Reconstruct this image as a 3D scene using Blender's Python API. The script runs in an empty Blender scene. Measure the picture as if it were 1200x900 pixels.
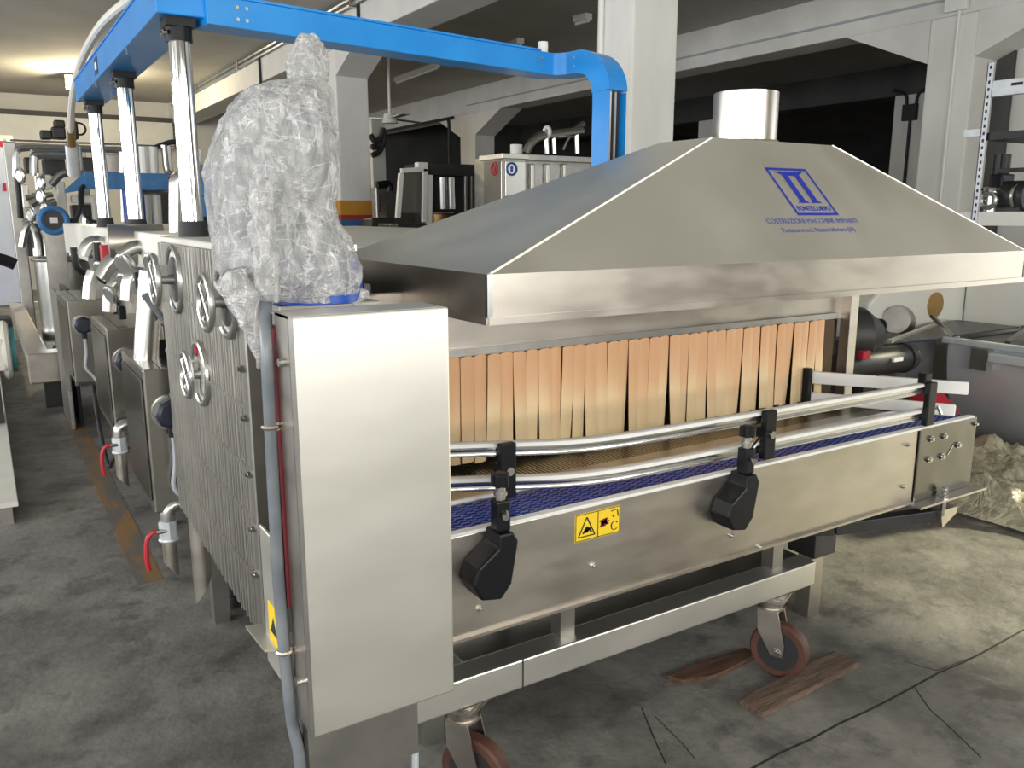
import bpy, bmesh, math, random
from mathutils import Vector, Matrix, noise
random.seed(7)
R = math.radians
scn = bpy.context.scene
col = scn.collection

# ------------------------------------------------------------------ camera, world, sun, window light, exposure
CAM_H, FPX, PITCH, AZ = 1.6, 975.0, math.atan(200 / 975.0), R(57.8)
cd = bpy.data.cameras.new('camera'); cam = bpy.data.objects.new('camera', cd); col.objects.link(cam)
cd.sensor_fit = 'HORIZONTAL'; cd.sensor_width = 36.0; cd.lens = 36.0 * FPX / 1200.0
cd.clip_start = 0.02; cd.clip_end = 200
cam.location = (0, 0, CAM_H)
cam.rotation_euler = (R(90) - PITCH, 0, AZ - R(90))
scn.camera = cam

w = bpy.data.worlds.new('sky'); scn.world = w; w.use_nodes = True
w.node_tree.nodes['Background'].inputs[0].default_value = (0.80, 0.90, 1.0, 1)
w.node_tree.nodes['Background'].inputs[1].default_value = 1.0

def area(name, loc, size, sizey, power, direction, colr=(1, 1, 1)):
    l = bpy.data.lights.new(name, 'AREA'); l.shape = 'RECTANGLE'; l.size = size; l.size_y = sizey
    l.energy = power; l.color = colr
    o = bpy.data.objects.new(name, l); col.objects.link(o); o.location = loc
    o.rotation_euler = Vector(direction).to_track_quat('-Z', 'Y').to_euler()
    return o
sun = bpy.data.lights.new('sun', 'SUN'); sun.energy = 5.0; sun.angle = R(2.5); sun.color = (1.0, 0.93, 0.62)
so = bpy.data.objects.new('sun', sun); col.objects.link(so); so.location = (20, 2, 14)
so.rotation_euler = Vector((-1.0, 0.28, -0.516)).to_track_quat('-Z', 'Y').to_euler()
# daylight entering at the windows of the walls behind and left of the camera, and at the gate in the right wall
for i, x in enumerate((-4.2, -0.2, 3.8)):
    area('window_daylight', (x, -4.35, 2.2), 2.6, 1.9, 88, (0, 1, -0.06), (1.0, 0.97, 0.90))
for i, y in enumerate((-1.5, 3.5, 8.5, 13.0)):
    area('window_daylight', (-6.35, y, 2.2), 2.6, 1.9, 120, (1, 0, -0.06), (0.97, 0.98, 1.0))
area('gate_daylight', (8.75, 0.0, 1.6), 3.6, 2.6, 28, (-1, 0.0, -0.1), (1.0, 0.96, 0.86))

vs = scn.view_settings
vs.view_transform = 'Standard'; vs.look = 'None'; vs.gamma = 1.0; vs.use_curve_mapping = False
vs.exposure = 0.58

# ------------------------------------------------------------------ photo pixel -> point on a known plane
_f = Vector((math.cos(AZ), math.sin(AZ), 0)); _r = Vector((math.sin(AZ), -math.cos(AZ), 0)); _u = Vector((0, 0, 1))
FWD = _f * math.cos(PITCH) - _u * math.sin(PITCH); CUP = _f * math.sin(PITCH) + _u * math.cos(PITCH)
EYE = Vector((0, 0, CAM_H))
def ray(x, y): return FWD + _r * ((x - 600) / FPX) + CUP * ((450 - y) / FPX)
def at(x, y, axis, v):
    d = ray(x, y); t = (v - EYE[axis]) / d[axis]; return EYE + d * t
def onplane(x, y, p0, n):
    d = ray(x, y); t = (Vector(p0) - EYE).dot(n) / d.dot(n); return EYE + d * t
def atY(pts, Y): return [at(x, y, 1, Y) for x, y in pts]

# ------------------------------------------------------------------ materials
def mat(name, c1, rough=0.5, metal=0.0, c2=None, scale=6.0, stretch=(1, 1, 1), bump=0.0, bscale=None, rough2=None,
        detail=4.0, alpha=None, coat=0.0, spec=None, lo=0.35, hi=0.65):
    m = bpy.data.materials.new(name); m.use_nodes = True
    nt = m.node_tree; b = nt.nodes['Principled BSDF']
    b.inputs['Base Color'].default_value = (*c1, 1); b.inputs['Roughness'].default_value = rough
    b.inputs['Metallic'].default_value = metal
    if coat: b.inputs['Coat Weight'].default_value = coat
    if spec is not None: b.inputs['Specular IOR Level'].default_value = spec
    if c2 is not None or bump or rough2 is not None:
        tc = nt.nodes.new('ShaderNodeTexCoord'); mp = nt.nodes.new('ShaderNodeMapping')
        mp.inputs['Scale'].default_value = stretch
        nt.links.new(tc.outputs['Object'], mp.inputs['Vector'])
        n = nt.nodes.new('ShaderNodeTexNoise'); n.inputs['Scale'].default_value = scale; n.inputs['Detail'].default_value = detail
        nt.links.new(mp.outputs[0], n.inputs['Vector'])
        if c2 is not None:
            r = nt.nodes.new('ShaderNodeValToRGB')
            r.color_ramp.elements[0].position = lo; r.color_ramp.elements[0].color = (*c1, 1)
            r.color_ramp.elements[1].position = hi; r.color_ramp.elements[1].color = (*c2, 1)
            nt.links.new(n.outputs['Fac'], r.inputs['Fac']); nt.links.new(r.outputs['Color'], b.inputs['Base Color'])
        if rough2 is not None:
            mr = nt.nodes.new('ShaderNodeMapRange'); mr.inputs['From Min'].default_value = lo; mr.inputs['From Max'].default_value = hi
            mr.inputs['To Min'].default_value = rough; mr.inputs['To Max'].default_value = rough2
            nt.links.new(n.outputs['Fac'], mr.inputs['Value']); nt.links.new(mr.outputs[0], b.inputs['Roughness'])
        if bump:
            n2 = nt.nodes.new('ShaderNodeTexNoise'); n2.inputs['Scale'].default_value = bscale or scale * 4; n2.inputs['Detail'].default_value = 5
            nt.links.new(mp.outputs[0], n2.inputs['Vector'])
            bp = nt.nodes.new('ShaderNodeBump'); bp.inputs['Strength'].default_value = bump; bp.inputs['Distance'].default_value = 0.01
            nt.links.new(n2.outputs['Fac'], bp.inputs['Height']); nt.links.new(bp.outputs[0], b.inputs['Normal'])
    return m

M = {}
M['steel'] = mat('brushed_stainless', (0.80, 0.78, 0.72), 0.38, 1.0, (0.86, 0.84, 0.78), 2.0, (1, 1, 3), 0.012, 120, rough2=0.44)
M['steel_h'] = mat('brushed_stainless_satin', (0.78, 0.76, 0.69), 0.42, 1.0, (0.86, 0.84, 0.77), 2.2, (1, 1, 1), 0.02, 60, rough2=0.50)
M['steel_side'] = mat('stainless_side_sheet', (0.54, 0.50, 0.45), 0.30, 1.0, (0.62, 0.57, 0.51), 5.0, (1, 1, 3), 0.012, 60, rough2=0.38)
M['steel_dark'] = mat('dull_stainless', (0.40, 0.39, 0.37), 0.36, 1.0, (0.50, 0.48, 0.45), 9.0, (1, 1, 1), 0.05, 30)
M['steel_bright'] = mat('polished_stainless', (0.60, 0.60, 0.58), 0.27, 1.0, (0.52, 0.52, 0.50), 8.0)
M['plate_steel'] = mat('plate_stainless', (0.50, 0.49, 0.46), 0.40, 1.0, (0.62, 0.60, 0.56), 5.0)
M['cab_steel'] = mat('bronze_stainless', (0.40, 0.385, 0.35), 0.24, 1.0, (0.48, 0.46, 0.42), 4.0)
M['cab_door'] = mat('dark_stainless_door', (0.16, 0.155, 0.145), 0.22, 1.0, (0.24, 0.23, 0.21), 4.0)
M['steel_matte'] = mat('matte_stainless', (0.62, 0.66, 0.70), 0.5, 0.55, (0.70, 0.73, 0.76), 3.0)
M['chrome'] = mat('polished_tube', (0.86, 0.87, 0.88), 0.07, 1.0)
M['alu'] = mat('aluminium_rail', (0.80, 0.80, 0.80), 0.24, 1.0)
M['white_plastic'] = mat('white_plastic', (0.80, 0.80, 0.77), 0.4)
M['black_plastic'] = mat('black_plastic', (0.006, 0.0065, 0.009), 0.38, spec=0.3)
M['black_rubber'] = mat('black_rubber', (0.02, 0.02, 0.022), 0.6)
M['navy_plastic'] = mat('navy_knob', (0.015, 0.018, 0.035), 0.4)
M['belt'] = mat('blue_belt', (0.010, 0.030, 0.22), 0.35, 0, (0.03, 0.07, 0.36), 40)
M['mesh_belt'] = mat('steel_mesh_belt', (0.55, 0.50, 0.40), 0.30, 1.0)
M['dark_sheet'] = mat('dark_sheet', (0.10, 0.10, 0.11), 0.4, 0.6, (0.17, 0.17, 0.17), 8)
M['tray_blue'] = mat('blue_paint', (0.010, 0.25, 0.72), 0.32, 0, (0.015, 0.30, 0.80), 5, coat=0.3)
M['motor_blue'] = mat('motor_blue', (0.01, 0.055, 0.38), 0.35, 0, (0.02, 0.09, 0.45), 12)
M['dull_blue'] = mat('dull_blue_paint', (0.03, 0.14, 0.34), 0.5, 0, (0.05, 0.20, 0.42), 8)
M['rust_wheel'] = mat('brown_wheel', (0.055, 0.02, 0.013), 0.6, 0, (0.10, 0.04, 0.026), 12)
M['wood'] = mat('old_plank', (0.07, 0.045, 0.03), 0.8, 0, (0.17, 0.115, 0.08), 5, (1.5, 14, 14), 0.35, 12)
M['wood_red'] = mat('reddish_plank', (0.05, 0.022, 0.014), 0.75, 0, (0.12, 0.06, 0.035), 5, (1.5, 14, 14), 0.35, 12)
M['concrete_paint'] = mat('painted_concrete', (0.70, 0.69, 0.66), 0.8, 0, (0.79, 0.78, 0.75), 3.5, (1, 1, .35), 0.25, 22)
M['beam_paint'] = mat('painted_beam', (0.66, 0.65, 0.62), 0.85, 0, (0.74, 0.73, 0.70), 2.5, (1, 1, 1), 0.12, 14)
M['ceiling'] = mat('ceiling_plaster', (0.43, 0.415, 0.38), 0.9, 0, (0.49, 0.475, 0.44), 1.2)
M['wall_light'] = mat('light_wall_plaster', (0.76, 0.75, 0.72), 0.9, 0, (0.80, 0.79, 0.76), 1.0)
M['wall'] = mat('wall_plaster', (0.56, 0.55, 0.52), 0.9, 0, (0.63, 0.62, 0.585), 1.0, (1, 1, 1), 0.1, 20)
M['dark_wall'] = mat('dark_wall', (0.06, 0.06, 0.06), 0.9, 0, (0.09, 0.09, 0.088), 1.2)  # far bay's lack of light is put into this dark colour
M['stripe_orange'] = mat('orange_stripe', (0.55, 0.25, 0.03), 0.7)
M['stripe_blue'] = mat('blue_stripe', (0.04, 0.13, 0.30), 0.7)
M['stripe_red'] = mat('red_stripe', (0.35, 0.03, 0.03), 0.7)
M['red'] = mat('red_handle', (0.50, 0.02, 0.04), 0.4)
M['red_reflection'] = mat('red_reflection_tint', (0.16, 0.02, 0.03), 0.45)
M['yellow'] = mat('yellow_sticker', (0.85, 0.60, 0.02), 0.5)
M['ink'] = mat('black_ink', (0.01, 0.01, 0.01), 0.6)
M['ink_red'] = mat('maroon_ink', (0.18, 0.01, 0.02), 0.6)
M['logo'] = mat('blue_ink', (0.012, 0.03, 0.42), 0.45)
M['logo_fade'] = mat('faded_blue_ink', (0.12, 0.14, 0.36), 0.5)
M['grey_conduit'] = mat('grey_conduit', (0.13, 0.15, 0.17), 0.28, 0, (0.20, 0.22, 0.24), 10)
M['grey_cable'] = mat('grey_cable', (0.42, 0.45, 0.48), 0.45)
M['white_hose'] = mat('white_hose', (0.72, 0.71, 0.66), 0.5)
M['cream_panel'] = mat('cream_panel', (0.74, 0.72, 0.64), 0.5, 0, (0.80, 0.78, 0.70), 5)
M['pale_blue_panel'] = mat('pale_blue_panel', (0.60, 0.66, 0.80), 0.45, 0, (0.68, 0.74, 0.86), 3)
M['teal'] = mat('teal_paint', (0.05, 0.24, 0.28), 0.5)
M['galv'] = mat('galvanised', (0.62, 0.66, 0.70), 0.45, 0.55, (0.74, 0.77, 0.80), 14)
M['black_machine'] = mat('black_machine', (0.02, 0.02, 0.021), 0.45, 0, (0.035, 0.034, 0.033), 5)
M['grey_glass'] = mat('dusty_window', (0.16, 0.15, 0.13), 0.25)
M['label_white'] = mat('white_label', (0.8, 0.8, 0.8), 0.5)
M['brass'] = mat('brass', (0.55, 0.36, 0.15), 0.4, 1.0)
M['white_paint'] = mat('white_paint', (0.76, 0.75, 0.70), 0.4, 0, (0.80, 0.79, 0.74), 4)

def floor_mat():
    m = bpy.data.materials.new('worn_concrete_floor'); m.use_nodes = True; nt = m.node_tree; b = nt.nodes['Principled BSDF']
    L = nt.links.new; N = nt.nodes.new
    tc = N('ShaderNodeTexCoord')
    def nz(scale, detail, st=(1, 1, 1), rough=0.6):
        mp = N('ShaderNodeMapping'); mp.inputs['Scale'].default_value = st; L(tc.outputs['Object'], mp.inputs['Vector'])
        n = N('ShaderNodeTexNoise'); n.inputs['Scale'].default_value = scale; n.inputs['Detail'].default_value = detail
        n.inputs['Roughness'].default_value = rough; L(mp.outputs[0], n.inputs['Vector']); return n.outputs['Fac']
    def ramp(f, a, ca, b_, cb):
        r = N('ShaderNodeValToRGB'); r.color_ramp.elements[0].position = a; r.color_ramp.elements[0].color = (*ca, 1)
        r.color_ramp.elements[1].position = b_; r.color_ramp.elements[1].color = (*cb, 1); L(f, r.inputs['Fac']); return r.outputs['Color']
    def mix(f, a, b_):
        x = N('ShaderNodeMix'); x.data_type = 'RGBA'; L(f, x.inputs[0]); L(a, x.inputs[6]); L(b_, x.inputs[7]); return x.outputs[2]
    base = ramp(nz(1.6, 10, (1, 1, 1), .7), 0.34, (0.10, 0.095, 0.085), 0.68, (0.30, 0.29, 0.265))
    stain = ramp(nz(4.5, 8, (1, 1, 1), 0.7), 0.36, (1, 1, 1), 0.5, (0, 0, 0))
    dark = N('ShaderNodeRGB'); dark.outputs[0].default_value = (0.075, 0.072, 0.068, 1)
    sm = N('ShaderNodeMath'); sm.operation = 'MULTIPLY'; sm.inputs[1].default_value = 0.8
    L(stain, sm.inputs[0]); c = mix(sm.outputs[0], base, dark.outputs[0])
    light = ramp(nz(9, 6, (1, 0.4, 1), 0.75), 0.60, (0, 0, 0), 0.75, (1, 1, 1))
    pale = N('ShaderNodeRGB'); pale.outputs[0].default_value = (0.32, 0.315, 0.29, 1)
    lm = N('ShaderNodeMath'); lm.operation = 'MULTIPLY'; lm.inputs[1].default_value = 0.6; L(light, lm.inputs[0])
    c = mix(lm.outputs[0], c, pale.outputs[0])
    L(c, b.inputs['Base Color'])
    rr = N('ShaderNodeMapRange'); rr.inputs['To Min'].default_value = 0.42; rr.inputs['To Max'].default_value = 0.75
    L(nz(3, 5), rr.inputs['Value']); L(rr.outputs[0], b.inputs['Roughness'])
    bp = N('ShaderNodeBump'); bp.inputs['Strength'].default_value = 0.4; bp.inputs['Distance'].default_value = 0.01
    L(nz(30, 6), bp.inputs['Height']); L(bp.outputs[0], b.inputs['Normal'])
    return m
M['floor'] = floor_mat()

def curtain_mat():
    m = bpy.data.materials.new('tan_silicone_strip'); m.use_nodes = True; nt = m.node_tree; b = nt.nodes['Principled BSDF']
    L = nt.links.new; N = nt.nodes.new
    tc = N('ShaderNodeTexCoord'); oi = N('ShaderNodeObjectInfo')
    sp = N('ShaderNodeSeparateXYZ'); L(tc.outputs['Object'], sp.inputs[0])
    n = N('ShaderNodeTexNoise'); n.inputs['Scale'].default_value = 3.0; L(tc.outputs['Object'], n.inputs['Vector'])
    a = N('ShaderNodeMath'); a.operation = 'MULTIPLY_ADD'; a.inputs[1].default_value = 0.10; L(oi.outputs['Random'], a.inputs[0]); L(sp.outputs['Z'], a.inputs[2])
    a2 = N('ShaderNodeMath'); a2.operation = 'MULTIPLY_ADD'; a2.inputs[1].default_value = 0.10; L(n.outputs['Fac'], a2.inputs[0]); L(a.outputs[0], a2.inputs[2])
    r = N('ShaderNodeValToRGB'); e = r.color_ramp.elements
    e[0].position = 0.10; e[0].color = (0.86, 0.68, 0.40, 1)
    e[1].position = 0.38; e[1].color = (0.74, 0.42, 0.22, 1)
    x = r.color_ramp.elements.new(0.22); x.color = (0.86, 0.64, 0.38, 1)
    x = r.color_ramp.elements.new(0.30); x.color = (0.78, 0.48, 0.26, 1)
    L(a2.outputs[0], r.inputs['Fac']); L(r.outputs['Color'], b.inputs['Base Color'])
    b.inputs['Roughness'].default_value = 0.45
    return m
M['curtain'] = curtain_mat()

def film_mat(name, tint, opac, rough=0.18, bscale=14, bstr=0.9):
    m = bpy.data.materials.new(name); m.use_nodes = True; nt = m.node_tree; nt.nodes.clear()
    L = nt.links.new; N = nt.nodes.new
    out = N('ShaderNodeOutputMaterial'); tr = N('ShaderNodeBsdfTransparent'); pb = N('ShaderNodeBsdfPrincipled')
    pb.inputs['Base Color'].default_value = (*tint, 1); pb.inputs['Roughness'].default_value = rough; pb.inputs['Specular IOR Level'].default_value = 0.9
    tc = N('ShaderNodeTexCoord'); mp = N('ShaderNodeMapping'); mp.inputs['Scale'].default_value = (1, 1, 0.55); L(tc.outputs['Object'], mp.inputs[0])
    n = N('ShaderNodeTexNoise'); n.inputs['Scale'].default_value = bscale; n.inputs['Detail'].default_value = 6; n.inputs['Distortion'].default_value = 1.2
    L(mp.outputs[0], n.inputs['Vector'])
    v = N('ShaderNodeTexVoronoi'); v.feature = 'DISTANCE_TO_EDGE'; v.inputs['Scale'].default_value = bscale * 0.9
    n3 = N('ShaderNodeMix'); n3.data_type = 'VECTOR'; n3.inputs[0].default_value = 0.35
    L(mp.outputs[0], n3.inputs[4]); L(n.outputs['Color'], n3.inputs[5]); L(n3.outputs[1], v.inputs['Vector'])
    ad = N('ShaderNodeMath'); ad.operation = 'MULTIPLY_ADD'; ad.inputs[1].default_value = 1.4; L(v.outputs['Distance'], ad.inputs[0]); L(n.outputs['Fac'], ad.inputs[2])
    bp = N('ShaderNodeBump'); bp.inputs['Strength'].default_value = bstr; bp.inputs['Distance'].default_value = 0.012
    L(ad.outputs[0], bp.inputs['Height']); L(bp.outputs[0], pb.inputs['Normal'])
    def ridge(scale, dist, st):                        # thin bright crease lines where a noise crosses its middle
        mp2 = N('ShaderNodeMapping'); mp2.inputs['Scale'].default_value = st; mp2.inputs['Rotation'].default_value = (0.5, 0.3, 0.4); L(tc.outputs['Object'], mp2.inputs[0])
        q = N('ShaderNodeTexNoise'); q.inputs['Scale'].default_value = scale; q.inputs['Detail'].default_value = 3; q.inputs['Distortion'].default_value = dist; L(mp2.outputs[0], q.inputs['Vector'])
        s1 = N('ShaderNodeMath'); s1.operation = 'SUBTRACT'; s1.inputs[1].default_value = 0.5; L(q.outputs['Fac'], s1.inputs[0])
        s2 = N('ShaderNodeMath'); s2.operation = 'ABSOLUTE'; L(s1.outputs[0], s2.inputs[0])
        s3 = N('ShaderNodeMapRange'); s3.inputs['From Min'].default_value = 0.0; s3.inputs['From Max'].default_value = 0.03; s3.inputs['To Min'].default_value = 1; s3.inputs['To Max'].default_value = 0; L(s2.outputs[0], s3.inputs['Value'])
        return s3.outputs[0]
    r1, r2 = ridge(bscale * .8, .15, (1, 1, .28)), ridge(bscale * 1.3, .25, (.35, .5, 1))
    mxr = N('ShaderNodeMath'); mxr.operation = 'MAXIMUM'; L(r1, mxr.inputs[0]); L(r2, mxr.inputs[1])
    mr = N('ShaderNodeMapRange'); mr.inputs['From Min'].default_value = 0.35; mr.inputs['From Max'].default_value = 0.68
    mr.inputs['To Min'].default_value = opac[0]; mr.inputs['To Max'].default_value = opac[1]; L(n.outputs['Fac'], mr.inputs['Value'])
    op = N('ShaderNodeMath'); op.operation = 'MULTIPLY_ADD'; op.use_clamp = True; op.inputs[1].default_value = 0.5; L(mxr.outputs[0], op.inputs[0]); L(mr.outputs[0], op.inputs[2])
    tl = N('ShaderNodeBsdfTranslucent'); tl.inputs['Color'].default_value = (*tint, 1); L(bp.outputs[0], tl.inputs['Normal'])
    m2 = N('ShaderNodeMixShader'); m2.inputs[0].default_value = 0.22; L(pb.outputs[0], m2.inputs[1]); L(tl.outputs[0], m2.inputs[2])
    mx = N('ShaderNodeMixShader'); L(op.outputs[0], mx.inputs[0]); L(tr.outputs[0], mx.inputs[1]); L(m2.outputs[0], mx.inputs[2])
    L(mx.outputs[0], out.inputs['Surface'])
    return m
M['film'] = film_mat('clear_plastic_film', (0.99, 0.99, 0.99), (0.40, 0.84), rough=0.12, bscale=24)
M['film_floor'] = film_mat('yellowed_plastic_film', (0.62, 0.58, 0.42), (0.55, 0.95), bscale=9)

# ------------------------------------------------------------------ mesh builder
class MB:
    def __init__(s): s.v = []; s.f = []
    def add(s, vs, fs):
        o = len(s.v); s.v += [Vector(p) for p in vs]; s.f += [tuple(i + o for i in f) for f in fs]; return s
    def box(s, x0, x1, y0, y1, z0, z1):
        return s.add([(x0, y0, z0), (x1, y0, z0), (x1, y1, z0), (x0, y1, z0), (x0, y0, z1), (x1, y0, z1), (x1, y1, z1), (x0, y1, z1)],
                     [(3, 2, 1, 0), (4, 5, 6, 7), (0, 1, 5, 4), (1, 2, 6, 5), (2, 3, 7, 6), (3, 0, 4, 7)])
    def bar(s, p, q, w_, h, up=(0, 0, 1)):            # rectangular bar from p to q
        p, q = Vector(p), Vector(q); d = (q - p).normalized(); a = d.cross(Vector(up))
        if a.length < 1e-4: a = d.cross(Vector((1, 0, 0)))
        a.normalize(); b = a.cross(d).normalized()
        c = [(-w_ / 2, -h / 2), (w_ / 2, -h / 2), (w_ / 2, h / 2), (-w_ / 2, h / 2)]
        return s.add([e + a * i + b * j for e in (p, q) for i, j in c], [(0, 1, 2, 3), (7, 6, 5, 4), (1, 0, 4, 5), (2, 1, 5, 6), (3, 2, 6, 7), (0, 3, 7, 4)])
    def prism(s, poly, ext):                          # planar polygon (3D points) extruded by a vector
        n = len(poly); e = Vector(ext); P = [Vector(p) for p in poly]
        nrm = sum(((P[i] - P[0]).cross(P[(i + 1) % n] - P[0]) for i in range(1, n)), Vector())
        if nrm.dot(e) > 0: P.reverse()
        return s.add(P + [p + e for p in P], [tuple(range(n)), tuple(range(2 * n - 1, n - 1, -1))] + [(i, i + n, (i + 1) % n + n, (i + 1) % n) for i in range(n)])
    def cyl(s, p, q, r0, r1=None, n=20, caps=True):
        return s.tube([p, q], [r0, r0 if r1 is None else r1], n, caps)
    def tube(s, path, r, n=10, caps=True):
        P = [Vector(p) for p in path]; m = len(P); rs = r if isinstance(r, (list, tuple)) else [r] * m
        vs, fs = [], []; d0 = (P[1] - P[0]).normalized()
        a = d0.cross(Vector((0, 0, 1)));
        if a.length < 1e-3: a = d0.cross(Vector((1, 0, 0)))
        a.normalize()
        for i in range(m):
            d = (P[min(i + 1, m - 1)] - P[max(i - 1, 0)])
            d = d.normalized() if d.length > 1e-9 else d0
            a = a - d * a.dot(d)
            a = a.normalized() if a.length > 1e-6 else d.orthogonal().normalized()
            b = d.cross(a)
            for k in range(n):
                t = 2 * math.pi * k / n; vs.append(P[i] + (a * math.cos(t) + b * math.sin(t)) * rs[i])
        for i in range(m - 1):
            for k in range(n):
                k2 = (k + 1) % n; fs.append((i * n + k, i * n + k2, (i + 1) * n + k2, (i + 1) * n + k))
        if caps: fs += [tuple(range(n - 1, -1, -1)), tuple((m - 1) * n + k for k in range(n))]
        return s.add(vs, fs)
    def ring(s, c, axis, R_, r, n=28, k=8):           # torus
        c = Vector(c); ax = Vector(axis).normalized(); a = ax.orthogonal().normalized(); b = ax.cross(a); vs, fs = [], []
        for i in range(n):
            t = 2 * math.pi * i / n; d = a * math.cos(t) + b * math.sin(t)
            for j in range(k):
                u = 2 * math.pi * j / k; vs.append(c + d * (R_ + r * math.cos(u)) + ax * (r * math.sin(u)))
        for i in range(n):
            for j in range(k):
                i2, j2 = (i + 1) % n, (j + 1) % k; fs.append((i * k + j, i2 * k + j, i2 * k + j2, i * k + j2))
        return s.add(vs, fs)
    def disc(s, c, axis, r, t, n=28):
        c = Vector(c); ax = Vector(axis).normalized(); return s.cyl(c - ax * t / 2, c + ax * t / 2, r, r, n)
    def build(s, name, m, parent=None, smooth=False, bevel=0.0, angle=35):
        me = bpy.data.meshes.new(name)
        off = parent_world(parent) if parent else Vector()
        me.from_pydata([p - off for p in s.v], [], s.f); me.update()
        if smooth:
            me.shade_smooth(); me.set_sharp_from_angle(angle=R(angle))
        o = bpy.data.objects.new(name, me); col.objects.link(o)
        me.materials.append(M[m] if isinstance(m, str) else m)
        if parent: o.parent = parent
        if bevel:
            b = o.modifiers.new('bevel', 'BEVEL'); b.width = bevel; b.segments = 2; b.limit_method = 'ANGLE'; b.angle_limit = R(40)
        return o
def parent_world(o):
    v = Vector()
    while o is not None: v += o.location; o = o.parent
    return v
def tag(o, label, cat, group=None):
    o['label'] = label; o['category'] = cat
    if group: o['group'] = group
    return o
def thing(name, label, cat, loc, group=None):
    o = bpy.data.objects.new(name, None); col.objects.link(o); o.location = loc; o.empty_display_size = 0.1
    return tag(o, label, cat, group)
def struct(o): o['kind'] = 'structure'; return o
def copy_tree(o, parent=None):
    c = o.copy(); col.objects.link(c); c.parent = parent
    for ch in list(o.children): copy_tree(ch, c)
    return c
def arc(c, a, b, r, t0, t1, n=8):                     # arc points: c + r(cos a + sin b)
    c, a, b = Vector(c), Vector(a), Vector(b)
    return [c + (a * math.cos(t0 + (t1 - t0) * i / n) + b * math.sin(t0 + (t1 - t0) * i / n)) * r for i in range(n + 1)]
def bez(pts, n=8):                                    # Catmull-Rom through points
    P = [Vector(p) for p in pts]; P = [P[0] * 2 - P[1]] + P + [P[-1] * 2 - P[-2]]; out = []
    for i in range(1, len(P) - 2):
        for k in range(n):
            t = k / n
            out.append(0.5 * ((2 * P[i]) + (P[i + 1] - P[i - 1]) * t + (2 * P[i - 1] - 5 * P[i] + 4 * P[i + 1] - P[i + 2]) * t * t + (3 * P[i] - P[i - 1] - 3 * P[i + 1] + P[i + 2]) * t ** 3))
    return out + [P[-2]]
def text_part(name, body, size, origin, xdir, ydir, m, parent, width=None, lift=0.001, extrude=0.0004):
    c = bpy.data.curves.new(name, 'FONT'); c.body = body; c.size = size; c.align_x = 'CENTER'; c.align_y = 'CENTER'; c.extrude = extrude; c.resolution_u = 3
    o = bpy.data.objects.new(name, c); col.objects.link(o); bpy.context.view_layer.update()
    me = bpy.data.meshes.new_from_object(o.evaluated_get(bpy.context.evaluated_depsgraph_get()))
    bpy.data.objects.remove(o); bpy.data.curves.remove(c)
    xs = [v.co.x for v in me.vertices]; sc = width / (max(xs) - min(xs)) if width else 1.0
    xd, yd = Vector(xdir).normalized(), Vector(ydir).normalized(); nd = xd.cross(yd)
    off = parent_world(parent)
    for v in me.vertices: v.co = Vector(origin) + xd * (v.co.x * sc) + yd * v.co.y + nd * (v.co.z + lift) - off
    me.materials.clear(); me.materials.append(M[m]); me.name = name
    t = bpy.data.objects.new(name, me); col.objects.link(t); t.parent = parent; return t

# ================================================================== the hall
X1, X2 = 3.85, 8.4          # the two pillar rows
CZ, BZ = 4.0, 3.55          # ceiling height, underside of the beams
BACK = 20.5
struct(MB().box(-6.6, 24, -4.6, BACK + 1, -0.1, 0.0).build('floor', 'floor'))
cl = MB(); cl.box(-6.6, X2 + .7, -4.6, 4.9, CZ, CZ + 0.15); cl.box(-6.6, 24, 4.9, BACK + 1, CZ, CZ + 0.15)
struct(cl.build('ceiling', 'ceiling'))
struct(MB().box(-6.6, X2, BACK, BACK + 0.2, 0, CZ).build('wall_back', 'wall'))
struct(MB().box(X2, 24, BACK, BACK + 0.2, 0, CZ).build('wall_back_shade', 'dark_wall'))  # same back wall, coloured dark for the shade of the far bay
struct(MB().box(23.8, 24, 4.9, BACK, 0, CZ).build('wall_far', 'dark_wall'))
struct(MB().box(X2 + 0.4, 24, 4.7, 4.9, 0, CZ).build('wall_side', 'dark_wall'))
# wall right of the near pillar, with a wide gate out of view
wr = MB(); wr.box(X2 + 0.45, X2 + 0.7, 1.9, 4.9, 0, CZ); wr.box(X2 + 0.45, X2 + 0.7, -4.5, 1.9, 3.16, CZ); wr.box(X2 + 0.45, X2 + 0.7, -4.5, -1.8, 0, 3.16)
struct(wr.build('wall_right', 'wall'))
M['front_wall'] = mat('unlit_brown_wall', (0.20, 0.18, 0.15), 0.9, 0, (0.26, 0.235, 0.20), 1.0)  # wall out of view; dimness of the unlit hall put into its tone
def windowed(name, horizontal, fixed, spans, lo, hi, mm='wall'):
    m = MB(); c = lo
    def b(a, d, z0, z1):
        if horizontal: m.box(a, d, fixed, fixed + 0.2, z0, z1)
        else: m.box(fixed, fixed + 0.2, a, d, z0, z1)
    for s in spans:
        b(c, s - 1.3, 0, CZ); b(s - 1.3, s + 1.3, 0, 1.25); b(s - 1.3, s + 1.3, 3.15, CZ); c = s + 1.3
    b(c, hi, 0, CZ); struct(m.build(name, mm))
windowed('wall_front', True, -4.6, (-4.2, -0.2, 3.8), -6.6, X2 + 0.7, 'front_wall')
windowed('wall_left', False, -6.6, (-1.5, 3.5, 8.5, 13.0), -4.6, BACK, 'wall_light')
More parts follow.
